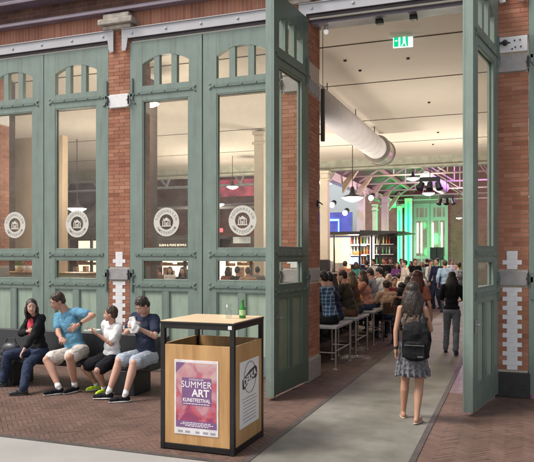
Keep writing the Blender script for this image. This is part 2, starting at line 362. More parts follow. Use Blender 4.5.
# ------------------------------------------------------------------ brick piers
BH = .0615
M_core = M_mortar
def make_pier(x, label, w=.41, depth=.65, full=True, anchor=False, plate='grey', base='black'):
    root = empty('brick_pier', (x, FY, 0), label, 'pier', 'brick piers between the door bays')
    h = 5.67
    MB().box(-w/2+.008, w/2-.008, .008, depth, 0, h).build('mortar_core', M_core, root)
    br = MB(); wh = MB()
    n = int(h/BH); g = .006
    for i in range(n):
        z0 = i*BH+g/2; z1 = (i+1)*BH-g/2; zc = (z0+z1)/2
        if zc < .34: continue
        if 1.49 < zc < 1.71 or 4.36 < zc < (4.86 if plate == 'grey' else 4.61): continue
        white = .34 < zc < 1.97
        if white:
            ww = (.245 if i % 2 else .135)/2
            if zc > 1.93: ww = .07
            wh.box(-ww, ww, -.006, .01, i*BH, (i+1)*BH)
            segs = [(-w/2, -ww-.004), (ww+.004, w/2)]
        else:
            if i % 2: segs = [(-w/2, -.003), (.003, w/2)]
            else: segs = [(-w/2, -w/4-.003), (-w/4+.003, w/4-.003), (w/4+.003, w/2)]
        for a, b in segs:
            j = random.uniform(-.002, .002)
            br.box(a, b, -.001+j, .01, z0, z1, tone=min(1, max(0, random.gauss(.5, .19))))
        for sx in (-1, 1):
            ys = [.012]+([.1] if i % 2 else [])
            y = .1 if i % 2 else .205
            cuts = [.012]
            while y < depth-.03: cuts.append(y); y += .208
            cuts.append(depth)
            for a, b in zip(cuts[:-1], cuts[1:]):
                j = random.uniform(-.002, .002)
                br.box(sx*(w/2-.01), sx*(w/2+j), a+.002, b-.004, z0, z1, tone=min(1, max(0, random.gauss(.45, .19))))
    br.build('brickwork', M_brick, root)
    wh.build('toothed_white_stone', M_white, root, bevel=.003)
    MB().box(-w/2-.02, w/2+.02, -.03, depth+.01, 0, .335).build('base_stone', mat('black_base_paint', (.03, .028, .027), rough=.6, var=.3, scale=10, bump=.2) if base == 'black' else M_grey, root, bevel=.012)
    # bevelled stone bands that carry the hinge pins
    for z0, z1 in ((1.50, 1.70), (4.375, 4.60)):
        c = .05; ow = w/2+.015
        b = MB().prism([(-ow, z0+c), (-ow+c, z0), (ow-c, z0), (ow, z0+c), (ow, z1-c), (ow-c, z1), (-ow+c, z1), (-ow, z1-c)], -.03, .12)
        b.box(-w/2-.006, w/2+.006, .121, depth-.002, z0+.01, z1-.01)
        b.build('hinge_stone', M_grey if plate == 'grey' or z0 < 2 else M_white, root, bevel=.01)
    if plate == 'grey':
        pl = MB().box(-w/2+.012, w/2-.012, -.022, .01, 4.64, 4.85).build('white_plate', M_white, root, bevel=.006)
        a = MB()
        if anchor:
            a.cyl((-.09, -.055, 4.765), (-.09, -.02, 4.765), .035, .035, 12)
            a.cyl((-.09, -.075, 4.765), (-.20, -.075, 4.745), .022, .014, 8)
            a.cyl((-.09, -.06, 4.765), (-.02, -.055, 4.755), .016, .008, 8)
            a.ell((-.09, -.07, 4.765), .034)
        for bx, bz in ((.03, 4.79), (.10, 4.79), (.04, 4.70), (.11, 4.70), (.0, 4.68)):
            a.cyl((bx, -.034, bz), (bx, -.018, bz), .011, .011, 6)
        a.build('anchor_bolts', M_iron, root)
    # small iron pin brackets at the four hinges
    p = MB()
    for sx in (-1, 1):
        for z in (1.60, 4.49):
            p.cyl((sx*(w/2-.005), -.040, z-.07), (sx*(w/2-.005), -.040, z+.07), .014, .014, 8)
            p.box(sx*(w/2-.03), sx*(w/2+.010), -.05, -.028, z-.015, z+.015)
    p.build('hinge_pin', M_iron, root)
    # capital
    if full:
        c = MB()
        c.box(-.27, .27, -.09, .3, 5.672, 5.74); c.box(-.33, .33, -.15, .3, 5.742, 5.84); c.box(-.25, .25, -.11, .3, 5.842, 5.93)
        c.build('stone_capital', mat('weathered_stone', (.40, .35, .30), rough=.85, var=.3, scale=7, bump=.3), root, bevel=.015)
    return root
PIERS = [-9.27, -6.19, -3.105, -.03, 3.05]
make_pier(-9.27, 'brick pier at far left end of the door front', plate='white')
make_pier(-6.19, 'brick pier behind the bench with the eating boys', plate='white')
make_pier(-3.105, 'brick pier seen through the open door leaf beside the bin', plate='grey', base='grey')
make_pier(-.03, 'brick pier with iron anchor bolt and black base at right', anchor=True)
make_pier(3.05, 'brick pier outside the right edge of the front')

# ------------------------------------------------------------------ upper front wall
up = empty('upper_wall', (0, FY, 0), 'brick upper wall with mauve ledges and white steel beams over the doors', 'wall')
M_sold = brick_mat('soldier_brick', (.46, .20, .12), (.36, .13, .08), (.40, .32, .26), bw=.0685, bh=.30, ms=.01, dirt=.35)
M_brickd = brick_mat('upper_brick', (.24, .105, .075), (.16, .07, .055), (.22, .17, .14), dirt=.5)
MB().box(-14, 8, .02, .55, 5.66, 5.95).build('soldier_course', M_sold, up)
MB().box(-14, 8, .04, .55, 6.03, 6.30).build('brick_band', M_brickd, up)
MB().box(-14, 8, -.02, .55, 6.56, 9.5).build('upper_brickwork', M_brickd, up)
l = MB(); l.box(-14, 8, -.13, .55, 5.952, 5.985); l.box(-14, 8, -.09, .3, 5.986, 6.028)
l.build('lower_ledge', M_mauve, up, bevel=.006)
l = MB(); l.box(-14, 8, -.22, .55, 6.302, 6.36); l.box(-14, 8, -.17, .55, 6.362, 6.50); l.box(-14, 8, -.26, .55, 6.502, 6.555)
l.build('upper_ledge', M_mauve, up, bevel=.008)
for a, b in zip(PIERS[:-1], PIERS[1:]):
    x0 = a+.205-.075; x1 = b-.205+.075
    s = MB(); s.box(x0-.05, x1+.05, -.055, -.035, 5.505, 5.655)          # web
    s.box(x0-.05, x1+.05, -.075, .02, 5.655, 5.668)
    for xx, sg in ((x0-.05, 1), (x1+.05, -1)):
        s.prism([(xx, 5.505), (xx+sg*.115, 5.505), (xx+sg*.095, 5.36), (xx+sg*.07, 5.30), (xx, 5.31)], -.054, -.036)
    s.build('steel_beam', M_steelw, up, bevel=.003)
    for i in range(5):
        xx = x0+.15+(x1-x0-.3)*i/4; MB().ell((xx, -.055, 5.58), (.026, .014, .026), n=10, k=6).build('rivet', mat('rivet_grey', (.40, .39, .43), rough=.4), up, smooth=True)
    MB().box(a+.21, b-.21, .0, .6, 5.47, 5.655).build('lintel', mat('dark_lintel', (.10, .085, .10), rough=.5, var=.2, scale=4), up)
    t = MB(); t.box(a+.22, b-.22, .02, .05, 5.44, 5.468); t.build('cream_strip', M_cream, up)
# track and soffit pieces over the open bay
s = MB(); s.box(-2.89, -.245, .10, .22, 5.40, 5.468); s.box(-2.89, -.245, .30, .34, 5.43, 5.469)
s.build('door_track', mat('track_grey', (.22, .20, .25), rough=.5), up, bevel=.004)

# ------------------------------------------------------------------ door leaves
W = 1.322
def emblem(parent, cx, cz, y, sg, r=.235, note=None):
    """round white ring sticker with a small market hall in the middle, facing -Y"""
    M_st = MATS.get('sticker_white') or mat('sticker_white', (.66, .62, .54), rough=.5, var=.02)
    M_let = MATS.get('sticker_grey') or mat('sticker_grey', (.33, .34, .32), rough=.5, var=.02)
    st = MB(); n = 48; ri = .125; vs = []
    for yy in (y, y+.0015):
        for rr in (r, ri):
            for i in range(n):
                a = 2*PI*i/n; vs.append((cx+rr*math.cos(a), yy, cz+rr*math.sin(a)))
    fs = []
    for i in range(n):
        j = (i+1) % n
        fs += [(i, j, n+j, n+i), (2*n+i, 3*n+i, 3*n+j, 2*n+j), (i, 2*n+i, 2*n+j, j), (n+i, n+j, 3*n+j, 3*n+i)]
    st.add(vs, fs)
    # hall front: pediment, columns, base
    st.prism([(cx-.075, cz+.02), (cx+.075, cz+.02), (cx, cz+.075)], y, y+.0015)
    st.prism([(cx-.06, cz+.065), (cx-.05, cz+.065), (cx-.05, cz+.04), (cx-.06, cz+.035)], y, y+.0015)
    for q in (-.065, -.03, .03, .065): st.box(cx+q-.008, cx+q+.008, y, y+.0015, cz-.055, cz+.018)
    st.box(cx-.012, cx+.012, y, y+.0015, cz-.055, cz-.005)
    st.box(cx-.085, cx+.085, y, y+.0015, cz-.075, cz-.057)
    so_ = st.build('round_sticker', M_st, parent)
    ms = []
    for word, top in (('FOODHALLEN', True), ('AMSTERDAM', False)):
        span = R(165) if top else R(130); rad = .182
        for i, ch in enumerate(word):
            f = (i+.5)/len(word)
            a = (PI/2+span/2-span*f) if top else (-PI/2-span/2+span*f)
            rot = (a-PI/2) if top else (a+PI/2)
            x = cx+rad*math.cos(a); z = cz+rad*math.sin(a)
            ms.append(text_obj(None, ch, .062, M_let, None, (x, y-.0015, z), (PI/2, -rot, 0), extrude=.0004, bold=.0008))
    join_meshes(ms, 'sticker_lettering', M_let, so_)
    return so_
def make_leaf(label, loc, rz, mirror, G=None, G2=None, sticker=True, opaque_up=False, both=False, sticker_side=-1):
    G = G or M_green; G2 = G2 or M_green2
    root = empty('door_leaf', loc, label, 'door', 'tall green door leaves', rz)
    sg = -1 if mirror else 1
    T = .046; st = .232
    def bx(mb, x0, x1, y0, y1, z0, z1): mb.box(sg*x0, sg*x1, y0, y1, z0, z1)
    f = MB()
    bx(f, .0, st, -T, T, .05, 5.43); bx(f, W-st, W, -T, T, .05, 5.43)
    xi0, xi1 = st, W-st
    bx(f, xi0, xi1, -T+.002, T-.002, .05, .335); bx(f, xi0, xi1, -T+.002, T-.002, 1.335, 1.50)
    bx(f, xi0, xi1, -T+.002, T-.002, 1.84, 2.01); bx(f, xi0, xi1, -T+.002, T-.002, 4.46, 4.70)
    bx(f, W/2-.05, W/2+.05, -T+.006, T-.006, .335, 1.335)
    # fanlight with two mullions and arched head
    mw = .10; pw = (xi1-xi0-2*mw)/3
    def arch(x): q = (x-W/2)/((xi1-xi0)/2); return 5.06+.125*(1-q*q)
    for i in range(2):
        a = xi0+pw*(i+1)+mw*i; bx(f, a, a+mw, -T+.006, T-.006, 4.70, arch(a+mw/2)+.004)
    N_ = 18
    for i in range(N_):
        a = xi0+(xi1-xi0)*i/N_; b = xi0+(xi1-xi0)*(i+1)/N_
        f.prism([(sg*a, arch(a)), (sg*b, arch(b)), (sg*b, 5.43), (sg*a, 5.43)], -T+.002, T-.002)
    f.build('frame', G, root, bevel=0)
    # glazing beads
    bd = MB()
    for (z0, z1) in ((1.50, 1.84), (2.01, 4.46)):
        for y0, y1 in ((-T+.006, -.012), (.012, T-.006)):
            bx(bd, xi0, xi0+.022, y0, y1, z0, z1); bx(bd, xi1-.022, xi1, y0, y1, z0, z1)
            bx(bd, xi0+.022, xi1-.022, y0, y1, z0, z0+.022); bx(bd, xi0+.022, xi1-.022, y0, y1, z1-.022, z1)
    for (a, b) in ((xi0, W/2-.05), (W/2+.05, xi1)):
        for y0, y1 in ((-T+.008, -.013), (.013, T-.008)):
            bx(bd, a, a+.02, y0, y1, .335, 1.335); bx(bd, b-.02, b, y0, y1, .335, 1.335)
            bx(bd, a+.02, b-.02, y0, y1, .335, .355); bx(bd, a+.02, b-.02, y0, y1, 1.315, 1.335)
    bx(bd, W-.055, W-.001, T+.001, T+.03, .05, 5.43)
    bd.build('moulding', G, root, bevel=.004)
    for a, b in ((xi0+.003, W/2-.053), (W/2+.053, xi1-.003)):
        p = MB(); bx(p, a, b, -.011, .011, .338, 1.332); p.build('panel', G2, root)
    for nm, z0, z1 in (('window_pane', 2.012, 4.458), ('small_window_pane', 1.502, 1.838), ('fanlight_pane', 4.702, 5.19)):
        p = MB(); bx(p, xi0+.002, xi1-.002, -.003, .003, z0, z1); p.build(nm, M_glass, root)
    # forged hinge straps with bolts on the three rails
    for z, hook in ((1.42, 1), (1.925, 1), (4.585, 1)):
        for side in ((-1, 1)):
            s_ = MB(); y0 = side*(T+.001); y1 = side*(T+.014)
            bx(s_, .10, W-.13, y0, y1, z-.024, z+.024)
            if z != 1.925:
                for q in range(6):
                    a0 = PI*q/6; a1 = PI*(q+1)/6
                    dz = -1 if z > 3 else 1
                    c0 = (.10-.055*math.sin(a0)*1.0, z+dz*.08-dz*.08*math.cos(a0)); c1 = (.10-.055*math.sin(a1), z+dz*.08-dz*.08*math.cos(a1))
                    s_.cyl((sg*c0[0], (y0+y1)/2, c0[1]), (sg*c1[0], (y0+y1)/2, c1[1]), .016, .016, 6)
                bx(s_, -.03, .05, y0, y1+side*.01, z+(-.045 if z > 3 else .13), z+(.0 if z > 3 else .20))
                s_.box(sg*.02, sg*.06, y0, y1+side*.01, z-.10, z+.26)
            for q in range(5):
                xx = .17+(W-.36)*q/4; s_.ell((sg*xx, y1, z), (.018, .012, .018), n=8, k=6)
            for q in (-.035, .035): s_.ell((sg*(W-.12), y0+side*.006, z+q), (.02, .01, .02), n=8, k=6)
            s_.build('hinge_strap', M_strap if G is M_green else G, root)
    for ch in root.children:                     # shade of the inner leaf side, put into a darker green
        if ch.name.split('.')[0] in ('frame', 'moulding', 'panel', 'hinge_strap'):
            me = ch.data; me.materials.append(M_inner_panel_shade if ch.name.startswith('panel') else M_inner_shade)
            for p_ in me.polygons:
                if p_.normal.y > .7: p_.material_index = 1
    if sticker: emblem(root, sg*W/2, 2.455, -.0055 if sticker_side < 0 else .0055, sg)
    return root
YD = FY+.045
BAYS = list(zip(PIERS[:-1], PIERS[1:]))
def hinge(a): return a+.21
make_leaf('closed green door leaf cut by the left edge, above the woman on the bench', (-9.06, YD, 0), 0, False)
make_leaf('closed green door leaf behind the man in the light blue t-shirt', (-6.40, YD, 0), 0, True)
make_leaf('closed green door leaf behind the teenager, with food bowl sign behind its glass', (-5.98, YD, 0), 0, False)
make_leaf('closed green door leaf behind the wooden bin top, right of its closed pair', (-3.315, YD, 0), 0, True)
lf = make_leaf('open green door leaf swung out between wooden bin and doorway', (-2.92, 9.46, 0), R(-94.3), False, sticker=False)
rf = make_leaf('open green door leaf swung out at the right of the path', (-.25, 9.46, 0), R(79), True, sticker=False)
make_leaf('closed green door leaf cut by the right edge, beside the anchored pier', (.18, YD, 0), 0, False, sticker=False)
make_leaf('closed green door leaf beyond the right edge', (2.84, YD, 0), 0, True, sticker=False)
h = MB(); h.box(1.15, 1.22, .051, .064, .98, 1.14); h.cyl((1.185, .06, 1.08), (1.185, .105, 1.08), .013, .013, 10); h.cyl((1.185, .10, 1.08), (1.08, .10, 1.075), .011, .011, 8)
h.build('door_handle', mat('worn_steel', (.42, .41, .40), rough=.35, metal=.8), lf, smooth=False)
h = MB(); h.box(-1.25, -1.18, -.064, -.051, .98, 1.14); h.cyl((-1.215, -.105, 1.08), (-1.215, -.06, 1.08), .013, .013, 10); h.cyl((-1.215, -.10, 1.08), (-1.11, -.10, 1.075), .011, .011, 8)
h.build('door_handle', MATS['worn_steel'], rf)

# ================================================================== market hall behind the doors
def lamp(kind, loc, e, col, size=.3, aim=None, spot=70, name='hall_fill_light'):
    l = bpy.data.lights.new(name, kind); l.energy = e; l.color = col
    if kind == 'AREA': l.size = size
    else: l.shadow_soft_size = size
    if kind == 'SPOT': l.spot_size = R(spot); l.spot_blend = .5
    o = bpy.data.objects.new(name, l); COL.objects.link(o); o.location = loc
    if aim is not None: o.rotation_euler = (Vector(loc)-Vector(aim)).to_track_quat('Z', 'Y').to_euler()
    return o
hall = empty('market_hall', (0, FY, 0), 'food hall interior with beige ceiling, steel trusses and purple lit roof', 'hall')
def hb(name, m, boxes, bevel=0):
    if len(boxes) > 1:
        for q in boxes: hb(name, m, [q], bevel)
        return
    b = MB()
    for x0, x1, y0, y1, z0, z1 in boxes: b.box(x0, x1, y0-FY, y1-FY, z0, z1)
    return b.build(name, m, hall, bevel=bevel)
hb('ceiling', M_ceil, [(-24, 8, 10.16, 25, 5.60, 5.75)])
hb('ceiling_joint', mat('joint_dark_brown', (.10, .075, .05), rough=.9), [(-24, 8, y-.009, y+.009, 5.588, 5.602) for y in (11.35, 14.0, 17.9, 21.6)])  # thin dark brown strips along the ceiling panel joints
hb('end_beam', mat('beam_paint', (.36, .37, .31), rough=.6, var=.2, scale=4), [(-24, 8, 25.0, 25.12, 5.28, 5.60), (-24, 8, 24.9, 25.3, 5.20, 5.279), (-24, 8, 24.9, 25.3, 5.62, 5.68)])
for px, py in ((408, 58), (429, 102), (438, 132), (433, 144), (360, 70), (345, 60)):
    z_ = 5.60; k_ = (z_-CAM_H)*F/(256-py); t_ = (px-267)/F; X_ = k_*(-math.sin(YAW)+math.cos(YAW)*t_); Y_ = k_*(math.cos(YAW)+math.sin(YAW)*t_)
    MB().cyl((X_, Y_-FY, 5.57), (X_, Y_-FY, 5.60), .028, .034, 12).build('ceiling_spot', M_iron, hall)
M_hb = brick_mat('hall_brick', (.24, .10, .07), (.17, .075, .055), (.20, .15, .12), dirt=.45)
M_hbp = brick_mat('hall_gable_brick', (.36, .17, .14), (.28, .13, .11), (.28, .2, .18), dirt=.3)
hb('side_wall', M_hb, [(7.6, 8, 10.2, 48, 0, 9), (-24.3, -24, 10.2, 48, 0, 9)])
# wall and windows at the far left behind the stalls
hb('left_back_wall', M_hb, [(-24, -10.2, 31, 31.4, 0, 7.4)])
hb('back_wall', M_hbp, [(-10.2, 8, 47.2, 47.6, 0, 13)])
# columns of the arcade with sloping timber brackets
def column(x, y, label, top=5.2, wdt=.32, dark=1.75):
    c = empty('hall_column', (x, y, 0), label, 'column', 'cream columns of the hall arcade')
    b = MB(); b.box(-wdt/2, wdt/2, -wdt/2, wdt/2, dark, top); b.box(-wdt/2-.05, wdt/2+.05, -wdt/2-.05, wdt/2+.05, top-.28, top-.2)
    b.build('shaft', M_colm, c, bevel=.02)
    b = MB(); b.box(-wdt/2-.04, wdt/2+.04, -wdt/2-.04, wdt/2+.04, top, top+.10); b.build('capital', M_colm, c, bevel=.01)
    if dark: MB().box(-wdt/2-.012, wdt/2+.012, -wdt/2-.012, wdt/2+.012, 0, dark).build('dark_base', M_black, c, bevel=.01)
    return c
x, y, _ = at(325, 24.75); column(x, y, 'cream column with dark base beside the lit bar', top=5.08)
x, y, _ = at(361, 33); column(x, y, 'white column rising behind the pendant lamp', dark=0, wdt=.36)
x, y, _ = at(385, 38); column(x, y, 'white column left of the green lit pillar', dark=0, wdt=.36)
x, y, _ = at(260.5, 18.2); c4 = column(x, y, 'cream column seen through the door glass right of a round sticker', dark=0, wdt=.30, top=5.44)
x, y, _ = at(375, 43.5); column(x, y, 'white column at the end of the arcade', dark=0, wdt=.3)
# eave beam over the arcade, following the columns
e0 = Vector((-7.0, 25.4, 5.32)); 
hb('eave_beam', M_colm, [(-7.75, -7.35, 25.35, 47, 5.18, 5.55), (-7.9, -7.75, 25.35, 47, 5.56, 5.66)])
for yy in (26.5, 29.5, 32.5, 35.5, 38.5, 41.5):
    b = MB(); b.prism([(-7.34, 5.2), (-6.7, 5.9), (-6.6, 5.78), (-7.34, 4.75)], yy-FY-.12, yy-FY+.12)
    b.build('bracket', mat('beige_timber', (.50, .40, .29), rough=.6, var=.15, scale=5), hall, bevel=.01)
# pitched roof over the tall part
M_roof = mat('roof_boards', (.20, .13, .13), rough=.7, var=.2, scale=2, stretch=(1, .15, 1))
rid, eave = 10.3, 5.7
b = MB()
b.prism([(-8.2, eave), (-.4, rid), (7.6, eave), (7.6, eave+.12), (-.4, rid+.14), (-8.2, eave+.12)], 25.4-FY, 48-FY)
b.build('roof', M_roof, hall)
for yy in (27, 30.5, 34, 37.5, 41, 44.5):
    y = yy-FY; tr = MB()
    def bar(x0, z0, x1, z1, r=.05): tr.cyl((x0, y, z0), (x1, y, z1), r, r, 6)
    bar(-7.6, 5.75, -.4, 10.1, .07); bar(-.4, 10.1, 7.4, 5.75, .07); bar(-7.6, 5.62, 7.4, 5.62, .045)
    for i, x_ in enumerate((-5.2, -2.8, -.4, 2.0, 4.4)):
        zt = 10.1-abs(x_+.4)*.6; bar(x_, 5.62, x_, zt-.05, .035)
        if i < 4: bar(x_, zt-.05 if x_ < -.5 else 5.62, x_+2.4, 5.62 if x_ < -.5 else 10.1-abs(x_+2.4+.4)*.6, .035)
    tr.build('truss', mat('truss_paint', (.50, .42, .38), rough=.5, var=.08), hall)
for x_ in (-6.6, -5.2, -3.8, -2.4, 1.4, 2.8, 4.2, 5.6):
    b = MB(); z = 10.3-abs(x_+.4)*.59-.12; b.box(x_-.07, x_+.07, 25.4-FY, 47-FY, z-.2, z-.02)
    b.build('purlin', MATS['beige_timber'], hall, bevel=.01)
# dark roof of the left aisle
hb('aisle_roof', mat('dark_roof', (.10, .085, .08), rough=.8, var=.3, scale=2), [(-24, -8.3, 25.4, 31.2, 6.6, 6.8)])
b = MB()
for i in range(9):
    xx = -23+i*1.8; b.cyl((xx, 26.2-FY, 6.5), (xx+1.2, 26.2-FY, 5.0), .05, .05, 6); b.cyl((xx+1.2, 26.2-FY, 5.0), (xx+1.8, 26.2-FY, 6.5), .05, .05, 6)
b.cyl((-23, 26.2-FY, 4.95), (-8, 26.2-FY, 4.95), .06, .06, 6); b.cyl((-23, 28.2-FY, 4.3), (-8, 28.2-FY, 4.1), .09, .09, 6); b.cyl((-23, 26.6-FY, 3.9), (-9, 29.6-FY, 4.5), .05, .05, 6)
b.build('aisle_truss', mat('grey_steel', (.20, .20, .19), rough=.5, var=.2), hall)
# far end of the hall: pale green doors of the same make
far = empty('far_door_front', (0, 46.9, 0), 'pale door front washed in green light at far end of hall', 'door')
M_far = mat('far_door_paint', (.42, .50, .44), rough=.5, var=.08)
fr = MB(); gl = MB()
for (p0, p1) in ((413.5, 430), (430.4, 448)):
    X0 = at(p0, 46.9)[0]; X1 = at(p1, 46.9)[0]; zt = 5.55
    fr.box(X0, X0+.2, -.05, .05, 0, zt); fr.box(X1-.2, X1, -.05, .05, 0, zt)
    for z0, z1 in ((0, .5), (1.7, 1.9), (4.35, 4.6), (5.25, zt)): fr.box(X0+.2, X1-.2, -.045, .045, z0, z1)
    for q in (1, 2): xx = X0+(X1-X0)*q/3; fr.box(xx-.04, xx+.04, -.04, .04, 4.6, 5.25)
    xm = (X0+X1)/2; fr.box(xm-.05, xm+.05, -.04, .04, .5, 4.35)
    gl.box(X0+.2, X1-.2, .0, .01, .5, 5.25)
fr.build('frame', M_far, far); gl.build('window_pane', mat('far_glass', (.10, .10, .09), rough=.1, var=.6, scale=1.5, emit=(.75, .62, .45), es=.12), far)
for px in (417.5, 421.3, 432.7, 441.6):
    b = MB(); X0 = at(px, 46.7)[0]; b.box(X0-.06, X0+.06, -.16, -.10, 2.1, 4.2)
    b.build('light_tube', MATS.get('warm_tube') or emit_mat('warm_tube', (1, .86, .62), .9), far)
bx_ = MB(); X0 = at(411, 46.6)[0]; X1 = at(452, 46.6)[0]; bx_.box(X0, X1, -.3, .1, 5.56, 5.95); bx_.box(X0-.1, X1+.1, -.4, .1, 5.96, 6.1); bx_.build('lintel', mat('far_lintel', (.30, .27, .25), rough=.7), far)
# green lit pillars
G_E = emit_mat('green_light', (.0, .46, .15), 1.0)
for i, (pa, pb, lab) in enumerate(((397.5, 401.5, 'narrow green glowing light strip left of the wide one'), (405, 411.5, 'wide bright green light strip on the far pillar'))):
    X0 = at(pa, 44)[0]; X1 = at(pb, 44)[0]
    lt = empty('light_strip', ((X0+X1)/2, 44, 0), lab, 'light strip', 'green light strips')
    w_ = X1-X0; MB().box(-w_*.13, w_*.13, -.03, .03, .3, 4.9+.5*i).build('tube', G_E, lt); MB().box(-w_/2-.03, w_/2+.03, .031, .2, 0, 5.2+.5*i).build('housing', M_colm, lt); lamp('POINT', ((X0+X1)/2-.3+.8*i, 43.2, 2.2), 60, (.0, 1, .25), .3); lamp('POINT', ((X0+X1)/2+.1, 43.2, 4.2), 40, (.0, 1, .25), .3)
b = MB(); X0 = at(397, 45)[0]; X1 = at(412, 45)[0]; b.box(X0, X1, 45.0-FY, 45.6-FY, 0, 6.4); b.build('brick_pillar', M_hb, hall)
b = MB(); X0 = at(392.5, 44.5)[0]; X1 = at(405, 44.5)[0]; b.box(X0, X1, 44.2-FY, 44.5-FY, 5.1, 5.35); b.build('green_cornice', mat('cornice', (.5, .5, .45), rough=.6), hall)
# stage table at the far end with a white front and green glow
st = empty('stage', (at(425, 43)[0], 43, 0), 'low stage front lit green under the black speakers', 'stage')
MB().box(-2.4, 1.9, -.6, .8, 0, .9).build('stage_box', mat('stage_white', (.55, .6, .55), rough=.6), st, bevel=.02)
for i, px in enumerate((433.6, 440.6)):
    X0 = at(px, 42.9)[0]
    sp = empty('loudspeaker', (X0, 42.9, .9), ('left' if i == 0 else 'right')+' one of two black loudspeakers standing on the far stage', 'speaker', 'stage loudspeakers')
    MB().box(-.2, .2, -.2, .2, .75, 1.55).build('cabinet', M_black, sp, bevel=.02)
    MB().lathe([(.13, -.215), (.13, -.2)], (0, 0, 1.0), axis='y', n=16).build('woofer', M_iron, sp)
    MB().cyl((0, 0, .0), (0, 0, .75), .03, .03, 8).build('stand', M_iron, sp)

# ------------------------------------------------------------------ partitions and columns near the windows
def solid(name, m, boxes, label, cat, group=None, bevel=.01):
    x0 = min(b[0] for b in boxes); y0 = min(b[2] for b in boxes)
    r = MB()
    for a in boxes: r.box(a[0]-x0, a[1]-x0, a[2]-y0, a[3]-y0, a[4], a[5])
    o = r.build(name, m, None, bevel=bevel); o.location = (x0, y0, 0); tag(o, label, cat, group); return o
M_beige = mat('partition_plaster', (.60, .46, .32), rough=.75, var=.08, scale=1.2)
solid('partition_wall', M_beige, [(-13.5, -8.95, 11.6, 11.78, 0, 4.46)], 'beige partition wall behind the two left door leaves', 'partition')
M_dbr = brick_mat('dark_brown_brick', (.125, .085, .07), (.095, .065, .055), (.11, .085, .07), dirt=.4)
solid('brick_column', M_dbr, [(-10.6, -9.93, 10.8, 11.3, 0, 5.58)], 'brown brick column inside behind the leftmost glass', 'column')
solid('brick_column', M_dbr, [(-7.42, -7.1, 12.0, 12.35, 0, 5.58)], 'slim dark brick column inside behind the left edge of the teenager door', 'column')
# side cabinet with flower pots behind the low pane
cb = empty('side_cabinet', (-8.0, 10.5, 0), 'tall beige cabinet inside carrying flower pots behind the low left pane', 'cabinet')
MB().box(-1.6, .55, -.2, .25, 0, 1.56).build('body', mat('cabinet_beige', (.62, .52, .38), rough=.6), cb, bevel=.01)
MB().box(-1.65, .6, -.23, .28, 1.562, 1.59).build('top', M_plywood, cb, bevel=.004)
for px, cl, lab in ((19.5, (.10, .22, .05), 'leafy green potted plant on the cabinet behind the low left pane'), (28.5, (.55, .04, .06), 'red flowers in white pot on the cabinet behind the low left pane')):
    X0 = at(px, 10.5)[0]
    fp = empty('flower_pot', (X0, 10.5, 1.59), lab, 'plant', 'potted plants on the cabinet')
    MB().lathe([(.05, 0), (.07, .01), (.085, .12), (.08, .12), (.075, .10)], n=16).build('pot', M_white if cl[0] > .3 else mat('pot_beige', (.55, .45, .3), rough=.6), fp, smooth=True)
    lv = MB()
    for i in range(60):
        a = random.uniform(0, 2*PI); r_ = random.uniform(0, .10); z = random.uniform(.11, .25); c = Vector((r_*math.cos(a), r_*math.sin(a), z))
        q = Euler((random.uniform(-1.2, 1.2), random.uniform(-1.2, 1.2), a)).to_matrix()
        lv.add([c+q @ Vector(v) for v in ((-.022, 0, 0), (0, -.014, 0), (.022, 0, .004), (0, .014, 0))], [(0, 1, 2, 3)])
    lv.build('blossoms' if cl[0] > .3 else 'foliage', mat('petal_%d' % int(px), cl, rough=.6, var=.3, scale=30), fp, norm=False)

# ------------------------------------------------------------------ duct
du = empty('air_duct', (-3.75, 12.2, 5.02), 'wide white ventilation duct running under the ceiling', 'duct')
b = MB(); pr = []
L_ = 6.9; n_ = 46
b.cyl((0, 0, 0), (0, L_, 0), .31, .31, 32)
b.build('pipe', mat('duct_white', (.74, .73, .76), rough=.8, var=.05, scale=3), du, smooth=False)
for p_ in du.children: p_.data.polygons.foreach_set('use_smooth', [len(q.vertices) == 4 for q in p_.data.polygons])
s_ = MB()
for i in range(12): s_.lathe([(.311, i*.6+.1-.006), (.314, i*.6+.1), (.311, i*.6+.1+.006)], axis='y', n=32)
s_.build('seam', MATS['duct_white'], du)
b = MB(); b.lathe([(.31, L_), (.40, L_+.01), (.40, L_+.1), (.37, L_+.12), (.37, L_+.85), (.41, L_+.86), (.41, L_+.95), (.3, L_+.96)], axis='y', n=32); b.build('end_collar', mat('duct_grey', (.36, .34, .30), rough=.35, var=.1, metal=.4), du, smooth=False)
s_ = MB()
for yy in (1.5, 4.2, 6.6): s_.cyl((0, yy, .3), (0, yy, .58), .012, .012, 6)
s_.build('hanger', M_iron, du)
d2 = MB(); a = P(426, 178, 31); b_ = P(443, 188, 33.5); d2.cyl((0, 0, 0), b_-a, .30, .30, 24); d2 = d2.build('air_duct', MATS['duct_white'], None); d2.location = a; tag(d2, 'short pink lit duct under the far roof trusses', 'duct')
d3 = MB(); a = P(78, 232, 27); b_ = P(112, 196, 27); d3.cyl((0, 0, 0), b_-a, .32, .32, 24); d3 = d3.build('air_duct', mat('shiny_duct', (.5, .49, .47), rough=.3, metal=.7), None); d3.location = a; tag(d3, 'shiny steel duct rising in the dark hall behind the left door glass', 'duct')

